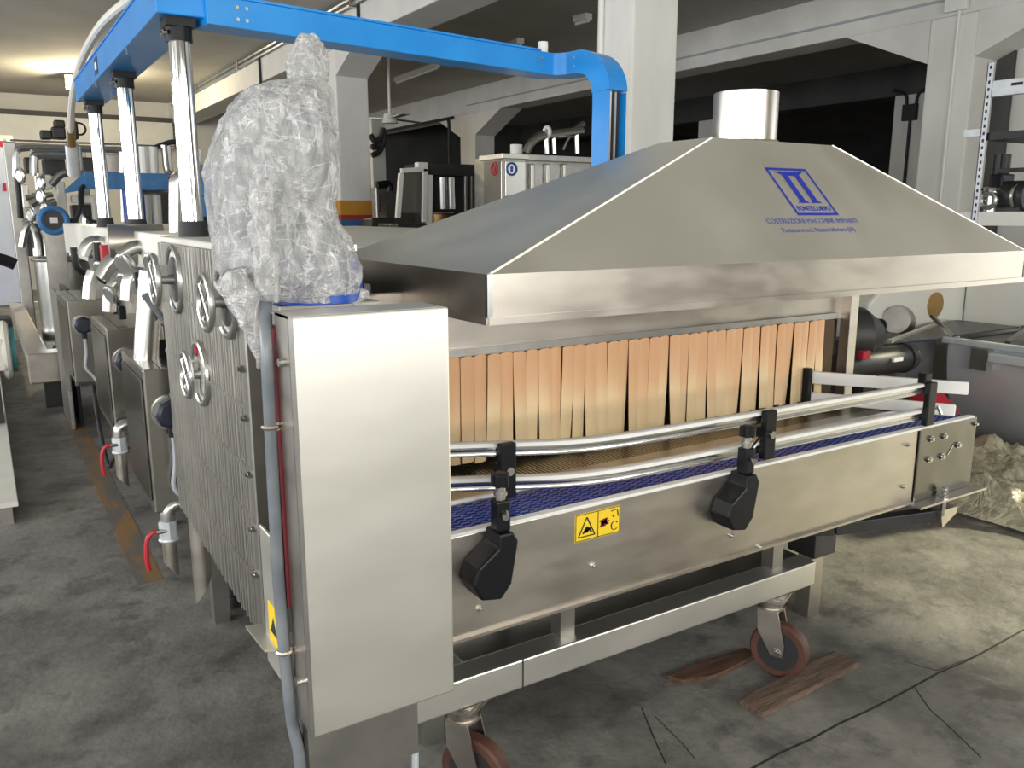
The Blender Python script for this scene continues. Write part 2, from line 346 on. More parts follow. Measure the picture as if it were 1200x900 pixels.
# beams run along Y over each pillar row
def beam(name, x0, x1, y0, y1, z0=BZ):
    struct(MB().box(x0, x1, y0, y1, z0, CZ).build(name, 'beam_paint', bevel=0.012))
beam('trim_1', X1, X1 + 0.5, -4.4, BACK)
beam('trim_2', X2, X2 + 0.45, -4.4, BACK, 3.52)
struct(MB().box(13.2, 13.7, 4.9, BACK, 3.52, CZ).build('trim_3', 'dark_wall'))  # third-row beam; shade of the far bay put into its colour
# down-stand on the back wall
struct(MB().box(-6.4, X1, BACK - 0.35, BACK, 3.0, 3.62).build('trim_4', 'beam_paint', bevel=0.01))
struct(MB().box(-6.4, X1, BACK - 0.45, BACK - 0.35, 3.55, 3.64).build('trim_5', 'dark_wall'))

def pillar(label, x0, x1, y0, y1, top, haunch=0.0, stripes=False):
    t = thing('concrete_pillar', label, 'pillar', ((x0 + x1) / 2, (y0 + y1) / 2, 0))
    MB().box(x0, x1, y0, y1, 0, top).build('shaft', 'concrete_paint', t, bevel=0.015)
    if haunch:
        for sgn, y in ((-1, y0), (1, y1)):
            m = MB(); m.prism([(x0, y, top), (x0, y + sgn * haunch, top), (x0, y, top - haunch * 0.42)], (x1 - x0, 0, 0)); m.build('haunch', 'beam_paint', t)
    if stripes:
        for z0, z1, mm in ((1.58, 1.76, 'stripe_orange'), (1.52, 1.58, 'stripe_red'), (1.44, 1.52, 'stripe_blue'), (1.30, 1.44, 'stripe_red')):
            MB().box(x0 - 0.004, x1 + 0.004, y0 - 0.004, y1 + 0.004, z0, z1).build('painted_band', mm, t)
    return t
p1 = pillar('tall white concrete pillar standing right behind the blue cable duct', 3.86, 4.26, 4.6, 5.0, BZ)
MB().cyl((3.845, 4.93, 0), (3.845, 4.93, BZ), 0.018).build('conduit', 'white_plastic', p1, True)
pillar('white concrete pillar with orange, blue and red painted bands', 3.86, 4.28, 10.15, 10.6, BZ, 0.75, True)
p2 = pillar('broad white concrete pillar beside the galvanised shelving', X2, X2 + 0.45, 4.87, 5.36, 3.52, 1.0)
c0 = p2; MB().tube([(X2 - 0.012, 5.06, 0), (X2 - 0.012, 5.06, 3.55)], 0.016, 8).build('conduit', 'white_plastic', c0, True)
MB().box(X2 - 0.06, X2, 4.97, 5.2, 3.55, 3.85).build('junction_box', 'white_plastic', c0, bevel=0.01)
MB().tube([(X2 - 0.015, 5.2, 3.68), (X2 - 0.015, 15, 3.68)], 0.014, 6).build('conduit', 'grey_cable', c0, True)
pillar('distant white pillar behind the black dough mixer', X2, X2 + 0.45, 14.7, 15.3, 3.52, 1.0)
a = at(820, 110, 0, 13.2); pillar('dim pillar behind the round flue of the hood', 13.2, 13.7, a.y - 0.75, a.y, 3.52)
a = at(1043, 180, 0, 13.2)
p4 = pillar('shadowed grey pillar with a branching black conduit', 13.2, 13.7, a.y - 0.9, a.y, 3.52)
b_ = at(1066, 140, 0, 13.17)
m = MB(); m.tube([(13.18, b_.y, 0.8), (13.18, b_.y, b_.z)], 0.025, 8); m.box(13.12, 13.2, b_.y - 0.12, b_.y + 0.12, b_.z - 0.02, b_.z + 0.24)
for s in (-1, 1): m.tube(bez([(13.18, b_.y + s * 0.08, b_.z + 0.2), (13.18, b_.y + s * 0.12, b_.z + 0.4), (13.18, b_.y + s * 0.35, b_.z + 0.5)]), 0.025, 8)
m.build('conduit', 'black_rubber', p4, True)
a = at(575, 180, 0, 13.2); pillar('far dim pillar behind the stainless cabinet', 13.2, 13.7, a.y - 0.9, a.y, 3.52)

# conduits under the ceiling along the first beam
t = thing('cable_conduit', 'twin grey conduit running along the top of the first ceiling beam', 'conduit', (X1 - 0.05, 10, 3.9))
for dx, dz in ((-0.03, 3.90), (-0.03, 3.965)):
    MB().tube([(X1 + dx, -4, dz), (X1 + dx, 19.9, dz)], 0.028, 8).build('pipe', 'grey_conduit', t, True)
for y in (7.2, 9.4, 11.8, 14.3, 17.2): MB().box(X1 - 0.075, X1, y - 0.03, y + 0.03, 3.86, CZ - .003).build('clip', 'steel_dark', t)
for y, z1 in ((13.2, 3.0), (9.3, 3.5)):
    MB().tube([(X1 - 0.02, y, 3.9), (X1 - 0.02, y, z1)], 0.02, 8).build('drop_pipe', 'black_rubber', t, True)

# thin black conduit below the second beam
t = tag(MB().tube(bez([(X2 - 0.04, 22 - 1.6, 3.50), (X2 - 0.04, 15.9, 3.50), (X2 - 0.04, 15.75, 3.48), (X2 - 0.04, 15.7, 3.3), (X2 - 0.04, 15.68, 2.5), (X2 - 0.04, 15.5, 2.3), (X2 - 0.04, 15.3, 2.28)]), 0.03, 8).build('black_conduit', 'black_rubber', None, True),
        'black conduit dropping beside the distant white pillar', 'conduit')

# ceiling fan and tube lamps
a = at(456, 106, 1, 12.6)
t = thing('ceiling_fan', 'white ceiling fan on a long rod in the dark bay', 'fan', (a.x, a.y, CZ))
hubz = at(456, 139, 1, 12.6).z
MB().cyl((a.x, a.y, hubz), (a.x, a.y, CZ), 0.022).build('rod', 'white_paint', t, True)
MB().cyl((a.x, a.y, hubz - 0.07), (a.x, a.y, hubz + 0.07), 0.13, 0.09).build('hub', 'white_paint', t, True)
for k in range(3):
    q = R(25 + 120 * k); d = Vector((math.cos(q), math.sin(q), 0)); c = Vector((a.x, a.y, hubz))
    MB().bar(c + d * 0.1, c + d * 0.72, 0.13, 0.012).build('blade', 'steel_dark', t)
for (px, py), (qx, qy), lab in [((610, 52), (598, 58), 'unlit tube lamp under the ceiling beyond the duct elbow'), ((465, 97), (512, 80), 'unlit tube lamp on the dark ceiling above the fan'), ((690, 24), (675, 28), 'short unlit tube lamp beside the tall pillar')]:
    p, q = at(px, py, 2, CZ - 0.09), at(qx, qy, 2, CZ - 0.09)
    t = thing('tube_lamp', lab, 'lamp', ((p + q) / 2))
    MB().bar(p + Vector((0, 0, .05)), q + Vector((0, 0, .05)), 0.11, 0.07).build('housing', 'white_paint', t)
    MB().cyl(p, q, 0.02).build('tube', 'white_plastic', t, True)

# floor: worn yellow line and joints
def floor_patch(name, pts, m, h=0.0015):
    return MB().prism([(x, y, 0.0) for x, y in pts], (0, 0, h)).build(name, m)
M['old_paint'] = mat('worn_orange_paint', (0.14, 0.13, 0.115), 0.6, 0, (0.26, 0.15, 0.06), 4.0, (1.6, .7, 1), 0.15, 30, lo=0.44, hi=0.58, detail=12)
o = floor_patch('floor_line', [(0.42, 3.75), (0.53, 3.75), (0.53, 12), (0.42, 12)], 'old_paint')
tag(o, 'worn orange painted line on the floor along the aisle', 'floor marking')
fl = bpy.data.objects['floor']
def crack(pts, wd):
    m = MB()
    for i in range(len(pts) - 1):
        (x0, y0), (x1, y1) = pts[i], pts[i + 1]; d = Vector((x1 - x0, y1 - y0, 0)).normalized(); n = Vector((-d.y, d.x, 0)) * wd / 2
        a_, b2 = Vector((x0, y0, 0.0)), Vector((x1, y1, 0.0)); m.prism([a_ - n, b2 - n, b2 + n, a_ + n], (0, 0, 0.0008))
    return m.build('joint', 'black_rubber', fl)
j = []; x = 0.9
while x < 7: j.append((x, 1.465 + random.uniform(-.006, .006))); x += 0.14
crack(j, 0.008)
crack([tuple(at(x, y, 2, 0)[:2]) for x, y in ((1072, 806), (1090, 832), (1105, 845), (1150, 888))], 0.004)
crack([tuple(at(x, y, 2, 0)[:2]) for x, y in ((752, 830), (765, 862), (780, 895))], 0.004)
crack([tuple(at(x, y, 2, 0)[:2]) for x, y in ((1060, 775), (1098, 786), (1140, 770))], 0.003)
crack([tuple(at(x, y, 2, 0)[:2]) for x, y in ((768, 840), (800, 872), (815, 890))], 0.003)

# ================================================================== extraction hood
HX0, HX1, HY0, HY1, HZ0, HZ1 = 1.015, 3.465, 1.72, 2.72, 1.335, 1.457
TX0, TX1, TY0, TY1, TZ = 2.111, 2.741, 2.10, 2.35, 1.85
hood = thing('extraction_hood', 'large brushed stainless pyramid hood with a round flue and blue printed logo', 'hood', (2.24, 2.22, HZ0))
TH = 0.006
def panel(pts, name, m, parent, th=TH, inward=None):
    P = [Vector(p) for p in pts]; n = (P[1] - P[0]).cross(P[2] - P[0]).normalized()
    c = sum(P, Vector()) / len(P)
    if n.dot(Vector(inward) - c) < 0: n = -n
    return MB().prism(P, n * th).build(name, m, parent)
IN = (2.3, 2.2, 1.4)
A, B, C_, D = (HX0, HY0, HZ1), (HX1, HY0, HZ1), (HX1, HY1, HZ1), (HX0, HY1, HZ1)
a, b, c, d = (TX0, TY0, TZ), (TX1, TY0, TZ), (TX1, TY1, TZ), (TX0, TY1, TZ)
fp = panel([A, B, b, a], 'front_slope_panel', 'steel_h', hood, inward=IN)
panel([D, A, a, d], 'end_slope_panel', 'steel_h', hood, inward=IN)
panel([B, C_, c, b], 'end_slope_panel', 'steel_h', hood, inward=IN)
panel([C_, D, d, c], 'rear_slope_panel', 'steel_h', hood, inward=IN)
panel([a, b, c, d], 'top_panel', 'steel_h', hood, inward=IN)
MB().bar(Vector(A) + Vector((0.005, .004, .002)), Vector(a), 0.012, 0.006).build('folded_seam', 'steel_h', hood)
MB().bar(Vector(B) + Vector((-0.005, .004, .002)), Vector(b), 0.006, 0.004).build('folded_seam', 'steel_h', hood)
def skirt(p, q, nrm):                                 # vertical band with a folded lip at the foot
    p, q, n = Vector(p), Vector(q), Vector(nrm); m = MB(); z = Vector((0, 0, 1)); H = HZ1 - HZ0
    m.prism([p, q, q - z * H, p - z * H], -n * TH)
    l = z * (-H); m.prism([p + l, q + l, q + l + z * 0.018 + n * 0.0, p + l + z * 0.018], n * 0.006)
    m.prism([p + l, q + l, q + l - n * 0.03, p + l - n * 0.03], z * 0.004)
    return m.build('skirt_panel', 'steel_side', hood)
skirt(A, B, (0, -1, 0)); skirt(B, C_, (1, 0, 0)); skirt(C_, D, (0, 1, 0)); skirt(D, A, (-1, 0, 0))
MB().box(HX0 - 0.003, HX0 + 0.012, HY0 - 0.003, HY0 + 0.012, HZ0, HZ1).build('corner_seam', 'steel_bright', hood)
fc = Vector((2.405, 2.225, TZ)); FR = 0.115
m = MB(); n = 40
m.tube([fc - Vector((0, 0, .01)), fc + Vector((0, 0, .175)), fc + Vector((0, 0, .176)), fc + Vector((0, 0, .0))], [FR, FR, FR - .004, FR - .004], n, False)
m.build('flue', 'steel_side', hood, True)
MB().ring(fc + Vector((0, 0, .003)), (0, 0, 1), FR + .004, .005).build('flue_flange', 'steel_side', hood, True)
MB().disc(fc + Vector((0, 0, .05)), (0, 0, 1), FR - .006, .002).build('damper', 'dark_sheet', hood)
# printed logo
up = (Vector(a) - Vector((TX0, HY0, HZ1))).normalized(); xd = Vector((1, 0, 0)); nrm = xd.cross(up)
P0 = Vector(A)
def onh(x, y): return onplane(x, y, P0, nrm)
tl, tr, bl, br = onh(902.7, 196), onh(951.5, 199.5), onh(927.5, 252), onh(975.5, 252.7)
def uv(p): q = p - P0; return q.dot(xd), q.dot(up)
us = [uv(p) for p in (tl, tr, bl, br)]
u0, u1 = (us[0][0] + us[2][0]) / 2, (us[1][0] + us[3][0]) / 2; v1, v0 = (us[0][1] + us[1][1]) / 2, (us[2][1] + us[3][1]) / 2
def L3(u, v, l=0.001): return P0 + xd * u + up * v + nrm * l
def flat(name, polys, m, parent, f=L3, h=0.0006):
    mb = MB()
    for pl in polys: P = [f(*q) for q in pl]; n = (P[1] - P[0]).cross(P[2] - P[0]).normalized(); mb.prism(P, n * h)
    return mb.build(name, m, parent)
W, Hh = u1 - u0, v1 - v0
def rect(x0, y0, x1, y1): return [(u0 + W * x0, v0 + Hh * y0), (u0 + W * x1, v0 + Hh * y0), (u0 + W * x1, v0 + Hh * y1), (u0 + W * x0, v0 + Hh * y1)]
def poly(*q): return [(u0 + W * x, v0 + Hh * y) for x, y in q]
flat('logo_frame', [rect(0, 0, 1, .045), rect(0, .955, 1, 1), rect(0, .045, .04, .955), rect(.96, .045, 1, .955)], 'logo', fp)
flat('logo_letter', [poly((.22, .92), (.22, .895), (.80, .895), (.80, .92)),
                     rect(.30, .30, .42, .90), rect(.60, .30, .72, .90), poly((.42, .84), (.60, .84), (.60, .90), (.42, .90)),
                     poly((.22, .255), (.50, .255), (.42, .31), (.30, .31)), poly((.52, .255), (.80, .255), (.72, .31), (.60, .31)),
                     poly((.16, .92), (.30, .86), (.30, .92)), poly((.72, .92), (.72, .86), (.86, .92))], 'logo', fp)
text_part('logo_name', 'PONTECORVO', Hh * 0.14, L3(u0 + W * .5, v0 + Hh * .135, 0), xd, up, 'logo', fp, width=W * 0.80)
q0, q1 = onh(897, 257.5), onh(1006, 261); s0, s1 = onh(915, 267.5), onh(1003, 271.5)
text_part('logo_line', 'COSTRUZIONI MACCHINE IMPIANTI', Hh * 0.135, (q0 + q1) / 2, xd, up, 'logo_fade', fp, width=(q1 - q0).length)
text_part('logo_line', 'Pontecorvo s.r.l. Nocera Inferiore (SA)', Hh * 0.125, (s0 + s1) / 2, xd, up, 'logo_fade', fp, width=(s1 - s0).length)

# ================================================================== tunnel with the strip curtain
CY = 2.2
tun = thing('cooling_tunnel', 'long stainless tunnel machine with a cream slatted lid behind the hood', 'tunnel', (1.9, 4.6, 0))
MB().box(0.84, 3.05, 2.78, 7.6, 0.35, 1.42).build('tunnel_body', 'steel_dark', tun, bevel=0.01)
y = 2.8; k = 0
lid = MB().box(0.72, 3.0, 2.80, 7.58, 1.42, 1.455).build('lid', 'cream_panel', tun)
ld = None
while y < 7.5:
    if ld is None: ld = MB().box(0.72, 3.0, y, y + 0.19, 1.456, 1.485).build('lid_slat', 'cream_panel', tun, bevel=0.006)
    else: q = ld.copy(); col.objects.link(q); q.location.y += y - 2.8
    y += 0.205
for x in (0.9, 2.9):
    for yy in (3.0, 5.2, 7.4): MB().box(x - .04, x + .04, yy - .04, yy + .04, 0, .35).build('leg', 'steel_dark', tun)
MB().tube(bez([(1.0, 3.25, 1.485), (1.0, 3.25, 1.56), (1.05, 3.27, 1.585), (1.17, 3.3, 1.585), (1.22, 3.31, 1.56), (1.22, 3.31, 1.485)], 4), 0.02, 8).build('lid_handle', 'black_plastic', tun, True)
exitf = thing('outfeed_mouth', 'stainless tunnel mouth holding the tan strip curtain under the hood', 'machine frame', (1.95, CY + .05, 0))
MB().box(0.90, 3.07, CY + .015, CY + .04, 1.165, HZ0 + 0.04).build('header_plate', 'steel_side', exitf, bevel=0.003)
MB().box(0.90, 2.99, CY - .004, CY + .0149, 1.172, 1.195).build('curtain_rail', 'steel_dark', exitf)
MB().box(3.035, 3.085, CY - .03, CY + .02, 0.83, HZ0 + .04).build('post', 'steel_side', exitf, bevel=0.003)
MB().box(2.93, 3.03, CY + .04, CY + .06, 0.80, 1.18).build('cheek_plate', mat('ochre_sheet', (0.10, .06, .03), .5), exitf)
MB().box(0.87, 0.92, CY - .03, CY + .06, 0.0, HZ0 + .04).build('post', 'steel_side', exitf)
MB().box(0.92, 3.03, 2.70, 2.74, 0.35, 1.40).build('inner_wall', 'dark_sheet', exitf)
MB().box(0.92, 0.94, CY + .06, 2.70, 0.35, 1.40).build('inner_wall', 'dark_sheet', exitf)
MB().box(3.03, 3.05, CY + .06, 2.70, 0.35, 1.34).build('inner_wall', 'dark_sheet', exitf)
for x in (2.66,):
    MB().box(x, x + .07, 1.985, 2.055, 0, .62).build('leg', 'steel_side', exitf, bevel=.003)
MB().box(2.63, 2.76, 1.955, 2.085, .27, .50).build('leg_socket', 'black_machine', exitf, bevel=.004)
MB().box(0.98, 1.05, 2.06, 2.13, 0, .62).build('leg', 'steel_dark', exitf)
# mesh belt of the tunnel coming out under the curtain
mb = MB(); x = 0.96
MB().box(0.96, 3.02, 1.925, 2.69, 0.785, 0.80).build('slider_bed', 'dark_sheet', exitf)
while x < 3.0: mb.box(x, x + .006, 2.02, 2.69, .806, .812); x += .014
y = 2.02
while y < 2.69: mb.box(.96, 3.0, y, y + .003, .803, .809); y += .02
o = mb.build('mesh_belt', 'mesh_belt', exitf); o['kind'] = 'stuff'
MB().box(0.96, 3.02, 1.915, 2.02, .800, .815).build('transfer_plate', 'steel_dark', exitf, bevel=.003)
MB().cyl((.96, 2.0, .79), (3.0, 2.0, .79), .018).build('nose_roller', 'steel_bright', exitf, True)
# curtain strips: one object each
x = 0.955; i = 0
while x < 2.90:
    wd = 0.0465; z1 = 1.174; z0 = 0.838 + random.uniform(-.012, .010)
    sway = random.uniform(-.006, .006); bow = random.uniform(-.012, .012); tw = random.uniform(-.25, .25); cup = random.uniform(.002, .006)
    if random.random() < .16: sway += random.choice((-.010, .010))
    if i == 40: sway = -.03
    if x > 2.85: sway = .012
    m = MB(); nz, nx = 8, 4; vs = []; fs = []
    for sd in (0, 1):
        for kz in range(nz + 1):
            t_ = kz / nz; z = z1 + (z0 - z1) * t_
            for kx in range(nx + 1):
                s_ = kx / nx - .5
                yy = CY - .008 - (i % 2) * .004 + bow * t_ * t_ + tw * s_ * wd * t_ + cup * (4 * s_ * s_) + (.0022 if sd else 0)
                vs.append((x + wd / 2 + s_ * wd * (1 - .02 * t_) + sway * t_ ** 1.6, yy, z - (0.006 * (s_ * s_ * 4) if kz == 0 else 0)))
    st = (nz + 1) * (nx + 1)
    for kz in range(nz):
        for kx in range(nx):
            q = kz * (nx + 1) + kx; fs.append((q, q + nx + 1, q + nx + 2, q + 1)); q += st; fs.append((q, q + 1, q + nx + 2, q + nx + 1))
    bd = [k for k in range(nx + 1)] + [k * (nx + 1) + nx for k in range(1, nz + 1)] + [nz * (nx + 1) + k for k in range(nx - 1, -1, -1)] + [k * (nx + 1) for k in range(nz - 1, 0, -1)]
    for q in range(len(bd)): e, g = bd[q], bd[(q + 1) % len(bd)]; fs.append((e, g, g + st, e + st))
    # strip meshes hang from their own top edge: local z runs 0..0.34
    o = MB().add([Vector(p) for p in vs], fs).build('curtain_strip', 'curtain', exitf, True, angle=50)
    for v in o.data.vertices: v.co.z -= 0.83
    o.location = (0, 0, 0.83)
    x += wd + random.choice((.0005, .0005, .0005, .003)); i += 1

# ================================================================== side conveyor on castors
VY = 1.70
cv = thing('side_conveyor', 'stainless side conveyor with blue modular belt on brown castors', 'conveyor', (1.9, 1.78, 0))
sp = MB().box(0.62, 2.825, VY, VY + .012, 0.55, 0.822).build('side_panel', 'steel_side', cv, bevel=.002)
MB().box(0.62, 2.825, VY - .012, VY, 0.545, 0.553).build('bottom_flange', 'steel_side', cv)
MB().box(0.62, 3.19, 1.905, 1.915, .56, .80).build('rear_side_panel', 'steel_side', cv)
ep = MB().box(2.832, 3.205, VY - .006, VY + .006, .545, .826).build('end_plate', 'cab_door', cv, bevel=.003)
MB().box(3.195, 3.205, VY + .006, 1.915, .545, .80).build('end_cap', 'steel_dark', cv)
MB().box(2.80, 3.24, VY - .055, VY - .006, .538, .546).build('foot_flange', 'steel_side', cv)
def bolt(x, z, y, parent, r=.010):
    m = MB(); m.cyl((x, y, z), (x, y - .006, z), r, n=6); m.cyl((x, y - .006, z), (x, y - .013, z), r * .62, n=10); return m.build('bolt', 'steel_bright', parent, True)
for px, py in ((1090.5, 514), (1106, 511), (1122, 521), (1088, 538), (1103, 534.5)):
    p = at(px, py, 1, VY - .006); bolt(p.x, p.z, VY - .006, ep, .013)
p0, p1_ = at(1110, 533, 1, VY - .006), at(1117, 521, 1, VY - .006)
MB().bar(p0 + Vector((0, -.001, 0)), p1_ + Vector((0, -.001, 0)), .003, .006).build('slot', 'steel_bright', ep)
for px, py in ((1063, 521), (1058, 570), (857, 627), (695, 662), (562, 713), (890, 640)):
    p = at(px, py, 1, VY); bolt(p.x, p.z, VY, sp, .008)
bolt(3.19, .80, VY - .006, ep, .009)
MB().box(0.62, 3.19, VY - .004, VY + .022, .8225, .832).build('wear_strip', 'white_plastic', cv, bevel=.002)
MB().box(0.62, 3.19, 1.902, 1.915, .8005, .834).build('wear_strip', 'white_plastic', cv, bevel=.002)
MB().box(0.64, 3.19, VY + .025, 1.90, .795, .812).build('belt_bed', 'dark_sheet', cv)
mb = MB(); x = 0.64; r_ = 0
while x < 3.175:
    nlk = 9; y0, y1 = VY + .026, 1.899; st = (y1 - y0) / nlk
    mb.box(x + .004, x + .016, y0, y1, .8125, .824)
    for k in range(nlk):
        yy = y0 + k * st + (st / 2 if r_ % 2 else 0)
        if yy + st * .55 < y1: mb.box(x - .003, x + .0215, yy, yy + st * .5, .8125, .8275)
    x += .0245; r_ += 1
o = mb.build('modular_belt', 'belt', cv); o['kind'] = 'stuff'
MB().cyl((3.165, VY + .03, .80), (3.165, 1.89, .80), .028).build('end_roller', 'black_plastic', cv, True)
# sticker
sk = [at(x, y, 1, VY - .0005) for x, y in ((674, 604), (727, 592.5), (727, 624), (674, 636.5))]
sx0, sx1, sz0, sz1 = sk[0].x, sk[1].x, sk[3].z, sk[0].z
stk = MB().box(sx0, sx1, VY - .0012, VY, sz0, sz1).build('warning_sticker', 'yellow', sp)
SW, SH = sx1 - sx0, sz1 - sz0
def S3(u, v, l=0): return Vector((sx0 + SW * u, VY - .0013, sz0 + SH * v))
def sflat(name, polys, m): return flat(name, polys, m, stk, f=S3, h=.0006)
def fr(x0, y0, x1, y1, t_): return [[(x0, y0), (x1, y0), (x1, y0 + t_ * 2), (x0, y0 + t_ * 2)], [(x0, y1 - t_ * 2), (x1, y1 - t_ * 2), (x1, y1), (x0, y1)], [(x0, y0), (x0 + t_, y0), (x0 + t_, y1), (x0, y1)], [(x1 - t_, y0), (x1, y0), (x1, y1), (x1 - t_, y1)]]
def cpoly(cx, cy, r, n=12, asp=None, t0=0, t1=2 * math.pi): asp = asp or SW / SH; return [(cx + r * math.cos(t0 + (t1 - t0) * k / n), cy + r * asp * math.sin(t0 + (t1 - t0) * k / n)) for k in range(n)]
sflat('border', fr(.01, .02, .99, .98, .012) + [[(.49, .02), (.505, .02), (.505, .98), (.49, .98)]], 'ink')
def band(a_, b2, t_): d = Vector((b2[0] - a_[0], b2[1] - a_[1])); n = Vector((-d.y, d.x)).normalized() * t_; return [(a_[0] - n.x, a_[1] - n.y), (b2[0] - n.x, b2[1] - n.y), (b2[0] + n.x, b2[1] + n.y), (a_[0] + n.x, a_[1] + n.y)]
sflat('triangle', [band((.07, .16), (.43, .16), .02), band((.07, .16), (.25, .84), .014), band((.25, .84), (.43, .16), .014),
                   band((.17, .26), (.26, .5), .02), band((.26, .5), (.36, .26), .02), band((.2, .3), (.34, .44), .03), cpoly(.25, .36, .045)], 'ink')
sflat('hand_mark', [cpoly(.63, .5, .075), band((.55, .35), (.70, .65), .03), band((.54, .6), (.73, .42), .03), band((.66, .5), (.75, .55), .02)], 'ink_red')
sflat('arrow_mark', [band((.78, .85), (.92, .88), .015), band((.82, .7), (.86, .6), .015), band((.93, .85), (.95, .62), .012)] + [band((.87 + .075 * math.cos(q), .3 + .16 * math.sin(q)), (.87 + .075 * math.cos(q + .55), .3 + .16 * math.sin(q + .55)), .012) for q in [k * .55 for k in range(1, 10)]], 'ink')
# lower frame
FY = 1.80
MB().box(0.60, 2.38, FY - .04, FY + .04, .305, .392).build('frame_beam', 'steel', cv, bevel=.005)
MB().box(0.60, 2.55, FY + .22, FY + .27, .36, .44).build('frame_beam', 'steel_dark', cv, bevel=.005)
g = at(590, 768, 1, FY - .04); MB().box(1.142, 1.146, FY - .0415, FY - .04, .305, .392).build('weld_seam', 'black_rubber', cv)
MB().box(1.0, 2.30, FY + .04, FY + .22, .383, .391).build('tie_plate', 'steel_dark', cv)
MB().box(2.30, 2.38, FY + .04, FY + .27, .32, .39).build('cross_tie', 'steel_dark', cv)
MB().box(0.60, 0.68, FY + .04, FY + .27, .32, .39).build('cross_tie', 'steel_dark', cv)
for x in (1.3, 2.2): MB().box(x, x + .05, FY, FY + .05, .39, .56).build('riser', 'steel_dark', cv)
q0, q1 = Vector((2.66, 1.90, .415)), Vector((3.02, 1.70, .465))
MB().bar(q0, q1, .05, .045).build('outrigger_arm', 'black_machine', cv, bevel=.003)
MB().bar(q0 + Vector((-.12, .14, -.03)), q0, .05, .045).build('outrigger_arm', 'black_machine', cv, bevel=.003)
MB().prism([q1 + Vector((-.02, -.03, -.045)), q1 + Vector((.07, -.03, .0)), q1 + Vector((.07, -.03, .025)), q1 + Vector((-.04, -.03, .025))], (0, .05, 0)).build('arm_end', 'steel_side', cv)
m = MB(); m.cyl((2.99, VY - .03, .47), (2.99, VY - .03, .585), .008); m.cyl((2.99, VY - .03, .548), (2.99, VY - .03, .562), .017, n=6); m.cyl((2.99, VY - .03, .565), (2.99, VY - .03, .577), .015, n=6)
m.build('levelling_bolt', 'steel_bright', cv, True)
# castors
def castor(x, y, rot):
    Wd = Matrix.Rotation(rot, 3, 'Z')
    def T(p): return Wd @ Vector(p) + Vector((x, y, 0))
    def tm(mb): mb.v = [T(p) for p in mb.v]; return mb
    m = MB(); m.box(-.055, .055, -.05, .05, .285, .296); m.box(-.05, .05, -.045, .045, .296, .304); m.cyl((0, 0, .255), (0, 0, .286), .042, .046)
    m.cyl((0, 0, .25), (0, 0, .257), .05, .05)
    for s in (-1, 1):
        m.prism([(-.035, s * .032, .25), (.035, s * .032, .25), (.065, s * .032, .13), (.062, s * .032, .085), (.02, s * .032, .085), (-.03, s * .032, .17)], (0, s * .005, 0))
    m.box(-.035, .035, -.036, .036, .240, .25)
    f = tm(m).build('castor_fork', 'steel_side', cv, True)
    m = MB(); n = 32; R0 = .1; prof = [(-.024, .07), (-.024, .094), (-.017, .1), (.017, .1), (.024, .094), (.024, .07)]
    for i in range(len(prof) - 1):
        pass
    wy = .04
    m.tube([(wy, q, R0) for q, _ in prof], [r for _, r in prof], n, True)
    tm(m).build('wheel_tread', 'rust_wheel', f, True)
    m = MB(); m.tube([(wy, -.0255, R0), (wy, .0255, R0)], [.072, .072], 28); m.tube([(wy, -.03, R0), (wy, .03, R0)], [.03, .03], 20)
    tm(m).build('wheel_hub', 'black_rubber', f, True)
    m = MB(); m.cyl((wy, -.045, R0), (wy, .045, R0), .009, n=8); m.cyl((wy, -.042, R0), (wy, -.037, R0), .016, n=6); tm(m).build('axle', 'steel_bright', f, True)
castor(2.21, 1.805, R(-66)); castor(0.98, 1.81, R(-60)); castor(2.30, 2.30, R(10)); castor(1.1, 2.30, R(30))
MB().box(2.2, 2.38, 2.24, 2.36, .304, .392).build('rear_tie', 'steel_dark', cv); MB().box(1.0, 1.18, 2.24, 2.36, .304, .392).build('rear_tie', 'steel_dark', cv)
MB().box(0.60, 2.55, 2.03, 2.07, .36, .44).build('frame_beam', 'steel_dark', cv); MB().box(2.25, 2.31, 2.07, 2.24, .36, .392).build('cross_tie', 'steel_dark', cv); MB().box(1.05, 1.11, 2.07, 2.24, .36, .392).build('cross_tie', 'steel_dark', cv)
# guide rails: two aluminium profiles with white caps, bending back at the infeed end
rp = bez([(0.88, 1.98, 0), (1.05, 1.90, 0), (1.20, 1.828, 0), (1.30, 1.785, 0), (1.42, 1.758, 0), (1.60, 1.745, 0), (2.0, 1.735, 0), (2.45, 1.725, 0), (2.92, 1.715, 0)], 5)
for z in (.875, .972):
    f = []
    m = MB(); m2 = MB(); prof = [(-.011, -.016), (.011, -.016), (.013, -.009), (.009, -.004), (.013, .001), (.013, .012), (-.013, .012), (-.013, .001), (-.009, -.004), (-.013, -.009)]
    prof2 = [(-.015, .0105), (.015, .0105), (.014, .0205), (.009, .0225), (-.009, .0225), (-.014, .0205)]
    def sweep(mb, pr):
        vs, fs = [], []; k = len(pr)
        for i, p in enumerate(rp):
            dd = (rp[min(i + 1, len(rp) - 1)] - rp[max(i - 1, 0)]).normalized(); nn = Vector((-dd.y, dd.x, 0))
            vs += [Vector((p.x, p.y, z)) + nn * q + Vector((0, 0, h_)) for q, h_ in pr]
        for i in range(len(rp) - 1):
            for j2 in range(k): fs.append((i * k + j2, i * k + (j2 + 1) % k, (i + 1) * k + (j2 + 1) % k, (i + 1) * k + j2))
        fs += [tuple(range(k - 1, -1, -1)), tuple((len(rp) - 1) * k + j2 for j2 in range(k))]; mb.add(vs, fs)
    sweep(m, prof); sweep(m2, prof2)
    r1 = m.build('guide_rail', 'alu', cv, True, angle=60); m2.build('rail_cap', 'white_plastic', r1, True, angle=50)
